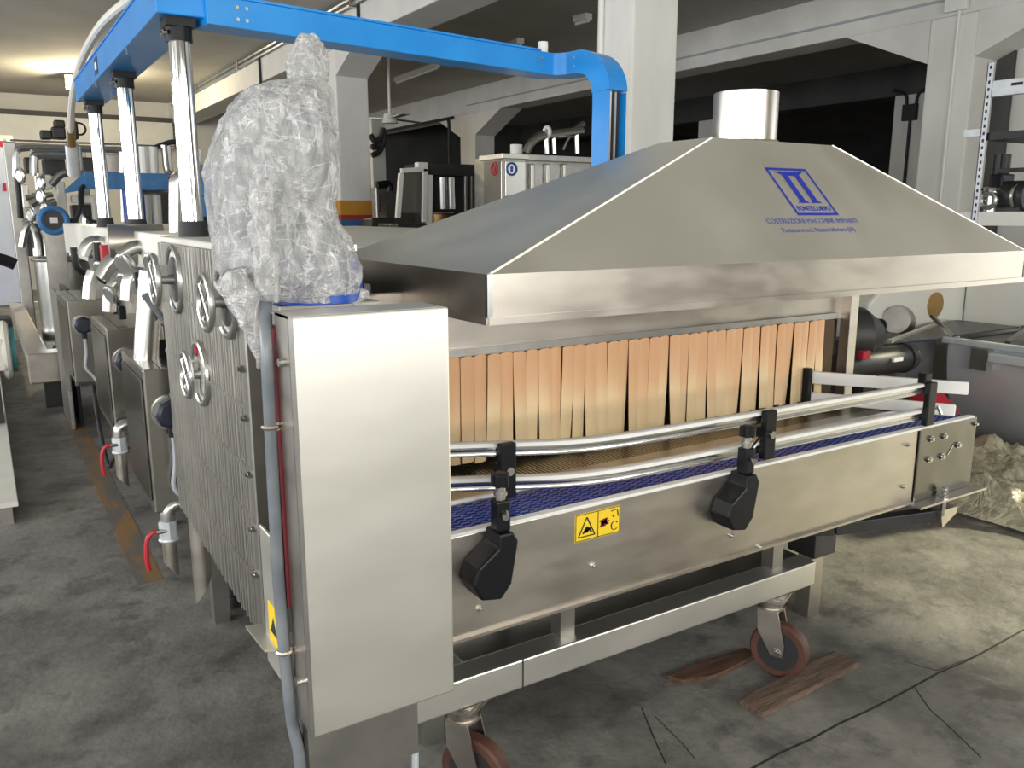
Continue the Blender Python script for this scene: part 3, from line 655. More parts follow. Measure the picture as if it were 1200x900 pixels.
# brackets
def bracket(bx, clamp, rodz=.935):
    y0 = VY - .075
    m = MB()
    m.prism([(bx - .060, y0, .72), (bx - .035, y0, .675), (bx + .02, y0, .665), (bx + .05, y0, .70), (bx + .07, y0, .81), (bx + .055, y0, .835), (bx + .018, y0, .835), (bx + .012, y0, .80), (bx - .045, y0, .76)], (0, .075, 0))
    b_ = m.build('rail_bracket', 'black_plastic', cv, bevel=.006)
    px, py = bx + .035, VY - .045
    m = MB(); m.box(px - .019, px + .019, py - .019, py + .019, .8355, .915); m.build('post', 'black_plastic', b_, bevel=.005)
    m = MB(); m.cyl((px, py, .915), (px, py, .95), .013, n=14); m.cyl((px, py, .926), (px, py, .934), .017, n=14); m.build('post_collar', 'steel_dark', b_, True)
    m = MB(); n = 30; vs = []
    pts = [(.021 + .004 * math.cos(5 * 2 * math.pi * k / n)) for k in range(n)]
    base = [Vector((px + r * math.cos(2 * math.pi * k / n), py + r * math.sin(2 * math.pi * k / n), .948)) for k, r in enumerate(pts)]
    m.prism(base, (0, 0, .034)); m.build('knob', 'black_plastic', b_, bevel=.004)
    c = Vector(clamp)
    m = MB(); m.cyl((px, py, .89), (c.x, c.y, .915), .0085, n=12); m.cyl((px + .0, py - .02, .888), (px - .012, py - .045, .884), .0085, n=12); m.build('rod', 'steel_bright', b_, True)
    m = MB(); m.box(c.x - .024, c.x + .024, c.y - .036, c.y - .012, .845, 1.0); m.box(c.x - .024, c.x + .024, c.y - .012, c.y + .006, .905, .945)
    m.build('rail_clamp', 'black_plastic', b_, bevel=.004)
    m = MB(); m.disc((c.x, c.y - .04, .925), (0, 1, 0), .012, .01, 12); m.build('clamp_screw', 'steel_bright', b_, True)
k1 = at(576, 640, 1, VY - .06); k2 = at(868, 560, 1, VY - .06)
bracket(k1.x, (1.13, 1.845, 0)); bracket(k2.x, (2.02, 1.728, 0))
c = (2.86, 1.712); m = MB(); m.box(c[0] - .024, c[0] + .024, c[1] - .034, c[1] - .012, .84, 1.0); m.box(c[0] - .02, c[0] + .02, c[1] - .012, c[1] + .02, .98, 1.03)
ck = m.build('rail_clamp', 'black_plastic', cv, bevel=.004)
m = MB(); m.cyl((c[0] + .01, c[1] - .02, .905), (c[0] + .075, c[1] - .01, .895), .008, n=10); m.cyl((c[0] + .06, c[1] - .02, .905), (c[0] + .07, c[1] - .03, .875), .007, n=8); m.build('wing_screw', 'steel_bright', ck, True)
# white product guides across the belt at the far end
for (p, q, h_, zz) in (((2.82, 2.18), (3.165, 1.72), .05, .942), ((2.79, 2.19), (3.10, 1.725), .045, .862)):
    MB().bar((p[0], p[1], zz), (q[0], q[1], zz - .004), .02, h_).build('product_guide', 'white_plastic', cv, bevel=.004)
MB().box(2.775, 2.80, 2.155, 2.185, .815, .985).build('guide_holder', 'black_plastic', cv, bevel=.003)
MB().bar((2.98, 1.98, .83), (2.98, 1.98, .97), .012, .03).build('guide_holder', 'black_plastic', cv)

# ================================================================== drive guard box left of the conveyor
BX0, BX1, BY0, BY1, BZ0, BZ1 = .462, .792, 1.50, 1.59, .549, 1.413
gd = thing('drive_guard', 'tall flat stainless guard box covering the conveyor drive', 'cover', (.627, 1.56, 0))
MB().box(BX0, BX1, BY0, BY0 + .012, BZ0, BZ1).build('front_panel', 'steel', gd, bevel=.004)
MB().box(BX0, BX0 + .004, BY0 + .012, BY1, BZ0 + .01, BZ1).build('side_panel', 'steel_side', gd)
MB().box(BX1 - .004, BX1, BY0 + .012, BY1, BZ0 + .01, BZ1).build('side_panel', 'steel_side', gd)
MB().box(BX0, BX1, BY0 + .012, BY1 + .03, BZ1 - .004, BZ1).build('top_panel', 'steel', gd)
MB().box(BX0 - .002, BX0 + .007, BY0 - .001, BY0 + .006, BZ0, BZ1 - .002).build('folded_edge', 'steel_bright', gd)
for z in (1.325, .665):
    MB().cyl((BX0, BY0 + .035, z), (BX0 - .014, BY0 + .035, z), .008, n=10).build('screw', 'steel_bright', gd, True)
MB().box(BX0 + .02, BX1 - .05, BY1, BY1 + .06, .36, BZ1 - .006).build('backplate', 'steel_dark', gd)
MB().box(BX0 - .006, BX0 + .02, BY1 + .005, BY1 + .055, .80, BZ1 - .03).build('red_reflection_strip', 'red_reflection', gd)  # added strip; a red reflection in the steel put into its colour
MB().box(.60, .70, BY1 + .005, BY1 + .055, 0, .36).build('leg', 'steel_dark', gd)
tag(MB().tube(bez([(.74, 1.63, .60), (.742, 1.62, .45), (.735, 1.60, .3), (.70, 1.60, .1), (.66, 1.62, .012), (.72, 1.9, .012)]), .009, 8).build('grey_cable', 'grey_cable', None, True), 'thin grey cable dropping from under the stainless guard box', 'cable')
# bracket plate with yellow sticker
t = thing('side_bracket', 'narrow pale bracket plate with a yellow sticker beside the guard box', 'bracket', (.45, 1.66, .66))
MB().box(.438, .444, 1.60, 1.71, .63, .95).build('plate', 'steel', t, bevel=.003)
MB().prism([(.444, 1.74, .70), (.405, 1.75, .70), (.42, 1.66, .68), (.444, 1.65, .68)], (0, 0, .006)).build('tray_lip', 'steel', t)
MB().box(.4368, .438, 1.603, 1.675, .70, .79).build('yellow_label', 'yellow', t)
MB().prism([(.4364, 1.615, .725), (.4364, 1.663, .725), (.4364, 1.639, .765)], (.0004, 0, 0)).build('mark', 'ink', t)
# conduit with clips
pts = [at(x, y, 1, 1.60 + max(0, (390 - y) * .0012)) for x, y in ((309, 280), (311, 330), (312, 400), (317, 500), (322, 600), (328, 700), (336, 790), (343, 850))]
cp = bez(pts + [Vector((pts[-1].x + .01, 1.6, .45)), Vector((pts[-1].x + .02, 1.62, .25)), Vector((pts[-1].x + .05, 1.63, .08)), Vector((pts[-1].x + .12, 1.65, .018)), Vector((pts[-1].x + .5, 1.70, .018))], 6)
t = thing('cable_conduit', 'grey flexible conduit falling from the wrapped motor past the guard box', 'conduit', (cp[-1].x, cp[-1].y, 0))
MB().tube(cp, .0125, 12).build('hose', 'grey_conduit', t, True)
for z in (1.176, .70):
    i = min(range(len(cp)), key=lambda k: abs(cp[k].z - z)); p = cp[i]
    m = MB(); m.ring(p, (0, 0, 1), .014, .005, 16, 6); m.box(p.x + .01, p.x + .05, p.y - .006, p.y + .006, p.z - .008, p.z + .008); m.build('clip', 'steel_side', t, True)
cp2 = [p + Vector((.012, .03, 0)) for p in cp if p.z < 1.0]
MB().tube(cp2, .008, 8).build('cable', 'black_rubber', t, True)

# ================================================================== wrapped gear motor
MY = 1.78
mo = thing('gear_motor', 'blue gear motor standing behind the guard box under plastic', 'motor', (.57, MY, 1.36))
cx = .575
MB().box(.50, .72, MY - .10, MY + .12, 1.36, 1.415).build('mounting_plate', 'steel_dark', mo, bevel=.004)
m = MB(); m.cyl((cx + .03, MY - .02, 1.415), (cx + .03, MY - .02, 1.462), .10, n=28); m.cyl((cx + .03, MY, 1.462), (cx + .03, MY, 1.52), .075, .065, 28); m.build('gearbox', 'motor_blue', mo, True)
m = MB(); m.cyl((cx - .1, MY - .05, 1.47), (cx + .1, MY - .05, 1.47), .05, n=20); m.build('gearbox_shaft', 'motor_blue', mo, True)
m = MB(); m.cyl((cx - .02, MY, 1.52), (cx - .02, MY, 1.76), .07, n=28)
for k in range(20):
    q = 2 * math.pi * k / 20; dv = Vector((math.cos(q), math.sin(q), 0)); m.bar(Vector((cx - .02, MY, 1.54)) + dv * .078, Vector((cx - .02, MY, 1.74)) + dv * .078, .004, .018, dv)
m.build('motor_body', 'dull_blue', mo, True)
m = MB(); m.cyl((cx - .02, MY, 1.76), (cx - .02, MY, 1.82), .085, .075, 28); m.build('fan_cowl', 'dull_blue', mo, True)
MB().box(cx - .12, cx - .08, MY - .05, MY + .05, 1.58, 1.70).build('terminal_box', 'grey_conduit', mo, bevel=.006)
# plastic bag (rings given by photo outline at the motor's plane)
prof = [(352, 372, 38), (340, 384, 48), (334, 388, 62), (333, 386, 76), (338, 384, 88), (336, 384, 94), (306, 386, 99), (282, 388, 108), (268, 390, 125), (256, 391, 148), (247, 393, 175), (242, 394, 205), (243, 393, 235),
        (246, 398, 258), (248, 405, 280), (250, 412, 300), (254, 417, 314), (266, 420, 328), (280, 420, 342)]
rings = []
for l, r, y in prof:
    p, q = at(l, y, 1, MY - .02), at(r, y, 1, MY - .02); rings.append(((p.x + q.x) / 2, (q.x - p.x) / 2, (p.z + q.z) / 2))
NB = 110; vs, fs = [], []
# resample rings smoothly
def samp(t_):
    i = min(int(t_), len(rings) - 2); f_ = t_ - i; f_ = f_ * f_ * (3 - 2 * f_); return [rings[i][k] * (1 - f_) + rings[i + 1][k] * f_ for k in range(3)]
NR = 96
for i in range(NR + 1):
    t_ = (len(rings) - 1) * i / NR; cxx, hw, z = samp(t_)
    dep = min(hw * .92, .155)
    for k in range(NB):
        q = 2 * math.pi * k / NB; e = 0.78
        ux = math.copysign(abs(math.cos(q)) ** e, math.cos(q)); uy = math.copysign(abs(math.sin(q)) ** e, math.sin(q))
        p = Vector((cxx + hw * ux, MY - .02 + dep * uy, z))
        small = 1.0 if t_ > 5 else 1.6
        s1 = noise.noise(p * 9 + Vector((3, 1, 2))) * .014 + abs(noise.noise(Vector((p.x * 22, p.y * 22, p.z * 13)))) * .014 * small + abs(noise.noise(Vector((p.x * 55 + p.z * 25, p.y * 55, p.z * 40)))) * .006 * small
        p += Vector((ux, uy, 0.25)) * (s1 - .012)
        vs.append(p)
for i in range(NR):
    for k in range(NB):
        k2 = (k + 1) % NB; fs.append((i * NB + k2, i * NB + k, (i + 1) * NB + k, (i + 1) * NB + k2))
fs.append(tuple(range(NB)))
bag = thing('plastic_wrap', 'crumpled clear plastic bag tied over the motor with a bunched top', 'plastic wrap', (.57, MY, 1.36))
MB().add(vs, fs).build('bag', 'film', bag, True, angle=180)
# inner crumpled layer
vs2 = [Vector((p.x * .90 + .057, (p.y - MY) * .86 + MY, p.z - .012)) + noise.noise_vector(p * 30) * .012 for p in vs]
MB().add(vs2, fs).build('inner_layer', 'film', bag, True, angle=180)
# twisted tail of film falling to the conduit
tl_ = [at(x, y, 1, MY - .13) for x, y in ((270, 322), (282, 345), (292, 368), (300, 390), (305, 412), (309, 435))]
rs = [.030, .034, .028, .022, .016, .008]
tb = MB().tube(bez(tl_, 8), [rs[min(int(i / 8), 5)] * (1 - (i % 8) / 8) + rs[min(int(i / 8) + 1, 5)] * ((i % 8) / 8) for i in range(41)], 20)
tb.v = [p + noise.noise_vector(p * 35) * .014 for p in tb.v]; tb.build('tail', 'film', bag, True, angle=180)
tl_ = [at(x, y, 1, MY - .15) for x, y in ((306, 60 + 150), (309, 270), (311, 320), (312, 352))]
tb = MB().tube(bez(tl_, 10), .022, 16); tb.v = [p + noise.noise_vector(p * 40) * .012 for p in tb.v]; tb.build('twisted_edge', 'film', bag, True, angle=180)
tl_ = [at(x, y, 1, MY - .06) for x, y in ((388, 330), (402, 342), (415, 352))]
tb = MB().tube(bez(tl_, 8), .035, 20); tb.v = [p + noise.noise_vector(p * 35) * .02 for p in tb.v]; tb.build('loose_corner', 'film', bag, True, angle=180)

# ================================================================== plate pack on the near left side
PX = .50
pk = thing('plate_pack', 'ribbed stainless plate heat exchanger side with round ports', 'heat exchanger', (.6, 2.5, 0))
mb = MB(); y = 2.0; i = 0
rows = (1.34, 1.14, .985, .86, .70)
while y < 3.02:
    off = .0025 * math.sin(i * 1.7) + random.uniform(-.002, .002); zb = .535 + (y - 2) * .045
    mb.box(PX + off, PX + .22, y, y + .0062, zb, 1.505)
    mb.box(PX + .006 + off, PX + .2, y + .0062, y + .0122, zb + .01, 1.50)
    for z in rows:
        if i % 1 == 0: mb.box(PX + off - .0035, PX + off, y + .001, y + .0052, z - .006, z + .006)
    y += .0122; i += 1
o = mb.build('plates', 'plate_steel', pk); o['kind'] = 'stuff'
MB().box(PX + .01, PX + .30, 2.0, 3.03, 1.505, 1.525).build('top_rail', 'steel', pk, bevel=.003)
MB().box(PX - .004, PX + .25, 1.955, 1.997, .55, 1.50).build('end_frame', 'steel_dark', pk, bevel=.004)
for z in (1.36, 1.24, 1.12, .98, .84, .72): 
    m = MB(); m.cyl((PX - .004, 1.976, z), (PX - .014, 1.976, z), .010, n=6); m.cyl((PX - .014, 1.976, z), (PX - .02, 1.976, z), .006, n=10); m.build('tie_bolt', 'steel_bright', pk, True)
MB().box(PX + .22, PX + .24, 2.0, 3.0, .56, 1.5).build('back_plate', 'dark_sheet', pk)
for yy in (2.1, 2.9): MB().box(PX + .24, PX + .30, yy, yy + .05, .56, 1.5).build('strut', 'steel_dark', pk)
fq = at(273, 709, 2, 0); m = MB(); m.cyl((fq.x, fq.y, .0), (fq.x, fq.y, .045), .04, .025); m.cyl((fq.x, fq.y, .04), (fq.x, fq.y, .60), .014); m.build('foot', 'black_rubber', pk, True)
def port(yc, zc, Rb, Rf, reach, red=False):
    f = MB(); f.ring((PX - .006, yc, zc), (1, 0, 0), Rb, .010, 32, 8); b_ = f.build('port_ring', 'steel_bright', pk, True)
    MB().disc((PX - .003, yc, zc), (1, 0, 0), Rb, .008, 32).build('port_plate', 'steel_h', b_, True)
    MB().disc((PX - .0085, yc, zc), (1, 0, 0), Rb * .72, .004, 32).build('port_glass', 'dark_sheet' if not red else 'steel_h', b_, True)
    m = MB(); m.cyl((PX, yc, zc), (PX - reach, yc, zc), .016, n=14)
    m.bar((PX - reach * .55, yc, zc - Rf * .9), (PX - reach * .55, yc, zc + Rf * .6), .02, .018, (1, 0, 0)); m.build('hub', 'steel_dark', b_, True)
    m = MB(); m.ring((PX - reach, yc, zc), (1, 0, 0), Rf, .0085, 30, 8)
    for k in range(4):
        q = R(45 + 90 * k); m.cyl((PX - reach, yc, zc), (PX - reach, yc + Rf * math.cos(q), zc + Rf * math.sin(q)), .006, n=8)
    m.build('hand_wheel', 'steel_bright', b_, True)
    if red: MB().disc((PX - .012, yc + .01, zc + Rb * .72), (1, 0, 0), .014, .006, 16).build('red_mark', 'red', b_, True)
port(2.735, 1.40, .098, .075, .065); port(2.10, 1.388, .085, .066, .055); port(2.46, 1.15, .088, .062, .045, True)

# ================================================================== three stainless switch boxes along the aisle
CXL = .425; CT = 1.064
def cabinet(y0, y1, z0, label, dx=0.0):
    x0 = CXL + dx; x1 = x0 + .26
    t = thing('switch_box', label, 'cabinet', (x0 + .13, (y0 + y1) / 2, 0), 'stainless switch boxes on the tunnel side')
    MB().box(x0 + .004, x1, y0, y1, z0, CT).build('body', 'cab_steel', t, bevel=.006)
    MB().box(x0 - .003, x0 + .0035, y0 + .03, y1 - .03, z0 + .04, CT - .04).build('door', 'cab_door', t, bevel=.004)
    MB().box(x0 + .06, x0 + .064, y0 + .002, y1, CT - .001, CT + .0015).build('lid_seam', 'black_rubber', t)
    gz = z0 + (CT - z0) * .70; gx = x0 + .082
    m = MB(); m.disc((gx, y0 - .006, gz), (0, 1, 0), .062, .012, 28); m.build('socket_flange', 'steel_bright', t, True)
    m = MB(); m.tube([(gx, y0 - .012, gz), (gx, y0 - .045, gz), (gx, y0 - .055, gz)], [.057, .055, .04], 8); k = m.build('socket_cap', 'navy_plastic', t, True)
    m = MB(); m.cyl((gx, y0 - .03, gz - .05), (gx, y0 - .03, gz - .085), .016, n=10); m.build('cable_gland', 'black_plastic', t, True)
    cpz = bez([(gx, y0 - .03, gz - .08), (gx, y0 - .028, gz - .18), (gx - .012, y0 - .03, gz - .27), (gx + .02, y0 - .03, z0 + .05), (gx + .075, y0 - .03, z0 - .04), (gx + .14, y0 + .05, z0 - .06)])
    MB().tube(cpz, .009, 8).build('cable', 'grey_cable', t, True)
    MB().box(x1 - .06, x1, y0 + .1, y0 + .16, 0, z0).build('post', 'steel_dark', t)
    return t
cabinet(3.10, 3.62, .535, 'stainless switch box beside the ribbed plate pack')
cabinet(4.32, 4.95, .545, 'middle one of the stainless switch boxes along the aisle', .025)
cabinet(5.92, 6.70, .53, 'stainless switch box nearest the steel tank, last of its row', -.012)
# black cable under the last box
tag(MB().tube(bez([(.52, 5.95, .5), (.5, 5.6, .3), (.49, 5.2, .16), (.48, 4.8, .30), (.5, 4.5, .42), (.58, 4.4, .5)]), .012, 8).build('black_cable', 'black_rubber', None, True), 'black cable sagging between the stainless switch boxes', 'cable')

# drain valves
def valve(px, py, pxb, pyb, X, label, scale=1.0):
    p = at(px, py, 0, X); q = at(pxb, pyb, 0, X); q.y = p.y; s = scale
    t = thing('drain_valve', label, 'valve', (p.x, p.y, q.z))
    m = MB(); m.tube(bez([p + Vector((.16, 0, .05)), p + Vector((.06, 0, .05)), p + Vector((.01, 0, .035)), p + Vector((0, 0, -.02))], 5), .028 * s, 14); m.build('elbow', 'steel_bright', t, True)
    m = MB(); m.cyl(p + Vector((0, 0, -.01)), p + Vector((0, 0, -.075)), .034 * s, n=8); m.ring(p + Vector((0, 0, -.08)), (0, 0, 1), .03 * s, .008); m.build('valve_body', 'galv', t, True)
    m = MB(); top = p + Vector((0, 0, -.08)); L_ = top.z - q.z; r0 = .027 * s; n = 18; vs = []; fs = []
    for k in range(n):
        a_ = 2 * math.pi * k / n; vs.append(top + Vector((r0 * math.cos(a_), r0 * math.sin(a_), 0)))
    for k in range(n):
        a_ = 2 * math.pi * k / n; vs.append(Vector((top.x + r0 * math.cos(a_), top.y + r0 * math.sin(a_), q.z + .05 * (1 - math.cos(a_)) * .6)))
    fs = [(k, k + n, (k + 1) % n + n, (k + 1) % n) for k in range(n)]
    m.add(vs, fs); m.build('spout', 'steel_side', t, True)
    m = MB(); c = p + Vector((-.03 * s, -.02, -.04)); m.tube(bez([c, c + Vector((-.03, 0, .0)), c + Vector((-.05, 0, -.03)), c + Vector((-.055, 0, -.10)), c + Vector((-.05, 0, -.14))], 4), .009 * s, 8); m.build('lever', 'red', t, True)
    m = MB(); m.cyl(c + Vector((.03, 0, 0)), c + Vector((-.015, 0, 0)), .01, n=8); m.build('stem', 'steel_bright', t, True)
valve(196, 607, 210, 690, .47, 'red-levered drain valve with a cut spout beside the ribbed plate pack', .95)
valve(139, 510, 146, 573, .455, 'small red-levered drain valve under the middle switch box', .95)
p = at(231, 600, 0, .55); q = at(239, 704, 0, .55)
m = MB(); n = 20; vs = []
for k in range(n): a_ = 2 * math.pi * k / n; vs.append((p.x + .032 * math.cos(a_), p.y + .032 * math.sin(a_), .62))
for k in range(n): a_ = 2 * math.pi * k / n; vs.append((p.x + .032 * math.cos(a_), p.y + .032 * math.sin(a_), q.z + .05 * (1 + math.cos(a_))))
m.add(vs, [(k, k + n, (k + 1) % n + n, (k + 1) % n) for k in range(n)])
tag(m.build('drain_pipe', 'steel_side', None, True), 'open steel drain pipe cut at a slant under the plate pack', 'pipe')

# ================================================================== columns and blue cable duct
CXC = .60
def column(y, label):
    t = thing('support_column', label, 'column', (CXC, y, 1.525), 'polished columns carrying the blue duct')
    MB().cyl((CXC, y, 1.53), (CXC, y, 2.17), .0335, n=28).build('tube', 'chrome', t, True)
    MB().cyl((CXC, y, 1.525), (CXC, y, 1.575), .048, .040, n=24).build('base_collar', 'black_rubber', t, True)
    m = MB(); m.cyl((CXC, y, 2.13), (CXC, y, 2.18), .040, .040, 24); m.box(CXC - .045, CXC + .045, y - .045, y + .045, 2.172, 2.198); m.build('top_clamp', 'black_plastic', t, True)
    for s in (-1, 1): MB().cyl((CXC - .04, y + s * .02, 2.155), (CXC - .052, y + s * .02, 2.155), .008, n=8).build('clamp_screw', 'steel_bright', t, True)
    return t
column(2.93, 'polished column standing on the ribbed plate pack top'); column(4.11, 'middle polished column under the blue duct'); column(5.21, 'farthest polished column at the blue duct end')
# machine top the columns stand on
MB().box(.56, .70, 3.04, 7.5, 1.30, 1.525).build('side_rail', 'steel_h', tun, bevel=.004)
MB().box(.72, .84, 3.04, 7.5, .50, .62).build('side_rail', 'steel_dark', tun, bevel=.004)
MB().box(.72, .76, 3.04, 7.5, .62, 1.30).build('side_panel', 'steel_side', tun); MB().box(.70, .84, 3.04, 7.5, 1.30, 1.42).build('side_rail', 'steel_side', tun)
duct = thing('cable_duct', 'bright blue steel cable duct bridging the machines overhead', 'cable duct', (CXC, 2.9, 2.2))
DZ0, DZ1 = 2.198, 2.305
MB().box(CXC - .075, CXC + .075, 2.86, 5.32, DZ0, DZ1).build('duct_run', 'tray_blue', duct, bevel=.004)
MB().box(CXC - .078, CXC + .078, 2.86, 5.32, DZ1, DZ1 + .008).build('duct_lid', 'tray_blue', duct)
def duct_path(path, name, h=.085, wd=.12):
    pass
# cross run (heads slightly back), then a horizontal bend towards the hood, then an elbow down
sA = Vector((.66, 2.90, 2.222)); dB = Vector((math.cos(R(9)), math.sin(R(9)), 0)); sB = sA + dB * 1.42
hh, wdt = .088, .12
MB().bar(sA, sB, wdt, hh).build('duct_run', 'tray_blue', duct, bevel=.003)
MB().bar(sA + Vector((0, 0, hh / 2 + .004)), sB + Vector((0, 0, hh / 2 + .004)), wdt + .006, .008).build('duct_lid', 'tray_blue', duct)
def rsweep(path, ups, wd, h, name):
    vs, fs = [], []
    for i, p in enumerate(path):
        d = (path[min(i + 1, len(path) - 1)] - path[max(i - 1, 0)]).normalized(); u_ = ups[i]; s_ = d.cross(u_).normalized(); u2 = s_.cross(d)
        vs += [p - s_ * wd / 2 - u2 * h / 2, p + s_ * wd / 2 - u2 * h / 2, p + s_ * wd / 2 + u2 * h / 2, p - s_ * wd / 2 + u2 * h / 2]
    for i in range(len(path) - 1):
        for k in range(4): fs.append((i * 4 + k, (i + 1) * 4 + k, (i + 1) * 4 + (k + 1) % 4, i * 4 + (k + 1) % 4))
    n4 = (len(path) - 1) * 4; fs += [(0, 1, 2, 3), (n4 + 3, n4 + 2, n4 + 1, n4)]
    return MB().add(vs, fs).build(name, 'tray_blue', duct, True, angle=25)
Zv = Vector((0, 0, 1))
ctl = [sB, sB + Vector((.10, .006, 0)), sB + Vector((.17, -.045, .002)), sB + Vector((.20, -.12, .004))]
pth = bez(ctl, 6); rsweep(pth, [Zv] * len(pth), wdt, hh, 'duct_bend')
e0 = pth[-1]; dh = Vector((.25, -.97, 0)).normalized()
pe = [e0] + [e0 + dh * (.13 * math.sin(q)) - Zv * (.13 * (1 - math.cos(q))) for q in [R(90) * k / 8 for k in range(1, 9)]]
rsweep(pe, [(Zv * math.cos(R(90) * k / 8) + dh * math.sin(R(90) * k / 8)) for k in range(9)], wdt + .006, hh + .004, 'duct_elbow')
e1 = pe[-1]
# open-backed drop with cables
sd = dh.cross(Zv).normalized()
for s, nm in ((1, 'drop_side'), (-1, 'drop_side')):
    MB().bar(e1 + sd * s * .058 - Zv * .0, e1 + sd * s * .058 - Zv * .75, .004, hh, dh).build(nm, 'tray_blue', duct)
MB().bar(e1 - dh * .042, e1 - dh * .042 - Zv * .75, .116, .004, dh).build('drop_back', 'tray_blue', duct)
for k, (o_, mm) in enumerate(((-.04, 'black_rubber'), (-.022, 'grey_cable'), (-.005, 'black_rubber'), (.014, 'white_hose'), (.034, 'dull_blue'))):
    b0 = e1 + sd * o_ + dh * .012
    MB().tube([b0 + Zv * .02, b0 - Zv * .35 + sd * .004, b0 - Zv * .74], .0075, 8).build('cable', mm, duct, True)
    b1 = e1 - sd * .066 + dh * (o_ - .0)
# rivets at the joints
def rivets(origin, u_, v_, nrm_, parent):
    for i in (0, 1):
        for j_ in (-1, 0, 1) if parent == 3 else (-1, 1):
            c = origin + u_ * (i * .03) + v_ * (j_ * .018); MB().disc(c, nrm_, .0058, .004, 10).build('rivet', 'steel_bright', duct, True)
fn = Vector((dB.y, -dB.x, 0))
rivets(sA + dB * .10 + fn * (wdt / 2 + .001), dB, Zv, fn, 2); rivets(sB - dB * .02 + fn * (wdt / 2 + .001), dB, Zv, fn, 3)
rivets(e0 + Vector((-.062, -.0, 0)) - dh * .03, dh, Zv, Vector((-1, -.25, 0)), 2)
m = MB(); wl = sB + Vector((.06, .0, hh / 2)); m.cyl(wl, wl + Zv * .05, .022, n=16); m.build('cable_cap', 'white_plastic', duct, True)
MB().box(CXC - .0775, CXC - .075, 4.30, 4.40, 2.215, 2.285).build('maker_plate', 'navy_plastic', duct)
MB().box(CXC - .0785, CXC - .0775, 4.32, 4.38, 2.235, 2.265).build('maker_plate_print', 'label_white', duct)

# white hose looping off the duct end
hp = [at(165, -8, 1, 3.9), at(148, 3, 1, 4.3), at(122, 26, 1, 4.7), at(103, 55, 1, 5.2), at(91, 85, 1, 5.7), at(85, 115, 1, 6.2), at(83, 145, 1, 6.7), at(84, 172, 1, 7.0), at(86, 200, 1, 7.1)]
t = thing('white_hose', 'white hose arching from the blue duct down to the pipework', 'hose', hp[-1])
MB().tube(bez(hp, 6), .022, 10).build('hose', 'white_hose', t, True)
MB().tube([at(83, 140, 1, 6.7), at(84, 172, 1, 7.0)], .028, 10).build('sleeve', 'brass', t, True)
MB().tube([at(84, 170, 1, 7.0), at(87, 205, 1, 7.12)], .045, 12).build('fitting', 'galv', t, True)

# small floodlight near the ceiling behind the duct end
p = at(93, 97, 2, CZ - .16)
t = thing('flood_lamp', 'small lit floodlight on the ceiling beyond the end of the blue duct', 'lamp', p)
MB().box(p.x - .22, p.x + .22, p.y, p.y + .12, p.z - .12, p.z + .12).build('housing', 'steel_dark', t)
M['lamp_glow'] = mat('lamp_glow', (1, .95, .8), .4)
bb = M['lamp_glow'].node_tree.nodes['Principled BSDF']; bb.inputs['Emission Color'].default_value = (1, .86, .55, 1); bb.inputs['Emission Strength'].default_value = 14
MB().box(p.x - .2, p.x + .2, p.y - .01, p.y, p.z - .1, p.z + .1).build('lens', 'lamp_glow', t)
MB().cyl(p + Vector((0, .05, .1)), (p.x, p.y + .05, CZ), .03).build('mount', 'steel_dark', t)
pl = bpy.data.lights.new('flood_light', 'POINT'); pl.energy = 160; pl.color = (1, .85, .55); pl.shadow_soft_size = .1
po = bpy.data.objects.new('flood_light', pl); col.objects.link(po); po.location = (p.x, p.y - .45, p.z - .25)

# ================================================================== fittings above the switch boxes
def pxtube(name, pts, Y, r, m, parent, n=10, smooth_=True):
    P = [at(x, y, 1, Y if not isinstance(Y, (list, tuple)) else Y[i]) for i, (x, y) in enumerate(pts)]
    return MB().tube(bez(P, 5) if len(P) > 2 and smooth_ else P, r, n).build(name, m, parent, True)
mf = thing('valve_manifold', 'cluster of polished pipe fittings and black levers above the switch boxes', 'valve manifold', (.55, 4.6, 1.2))
pxtube('pipe', [(170, 440), (172, 400), (176, 345), (178, 318)], 3.35, .045, 'steel_bright', mf, 16)
pxtube('pipe', [(118, 326), (132, 306), (150, 300), (166, 312), (170, 330)], 4.0, .034, 'steel_bright', mf, 14)
pxtube('pipe', [(98, 300), (104, 287), (116, 284), (126, 296), (128, 330)], 5.0, .036, 'steel_bright', mf, 14)
pxtube('pipe', [(150, 352), (152, 330), (160, 322), (184, 322)], 3.6, .03, 'steel_bright', mf, 14)
pxtube('pipe', [(128, 365), (130, 340), (140, 328), (150, 326)], 4.3, .03, 'steel_bright', mf, 14)
pxtube('pipe', [(104, 350), (106, 330), (110, 318)], 5.2, .035, 'steel_bright', mf, 14)
pxtube('pipe', [(140, 300), (158, 290), (172, 292)], 3.8, .03, 'steel_bright', mf, 14)
p = at(174, 283, 1, 4.0); MB().cyl(p + Vector((-.16, 0, 0)), p + Vector((.06, -.02, .0)), .075, n=28).build('sight_tube', 'steel_side', mf, True)
for (x, y, Y, r) in ((148, 312, 3.8, .05), (148, 332, 3.7, .04), (166, 338, 3.5, .04), (120, 318, 4.4, .045), (136, 318, 4.1, .036), (112, 308, 5.0, .04), (160, 300, 3.9, .04), (180, 310, 3.4, .04), (130, 345, 4.2, .036)):
    p = at(x, y, 1, Y); m = MB(); m.ring(p, (.9, .5, .4), r, .010, 20, 8); m.disc(p, (.9, .5, .4), r * .9, .03, 20); m.build('clamp_ferrule', 'steel_bright', mf, True)
p = at(124, 300, 1, 4.2); MB().box(p.x - .02, p.x + .02, p.y - .03, p.y + .03, p.z - .06, p.z + .05).build('red_tag', 'red', mf, bevel=.005)
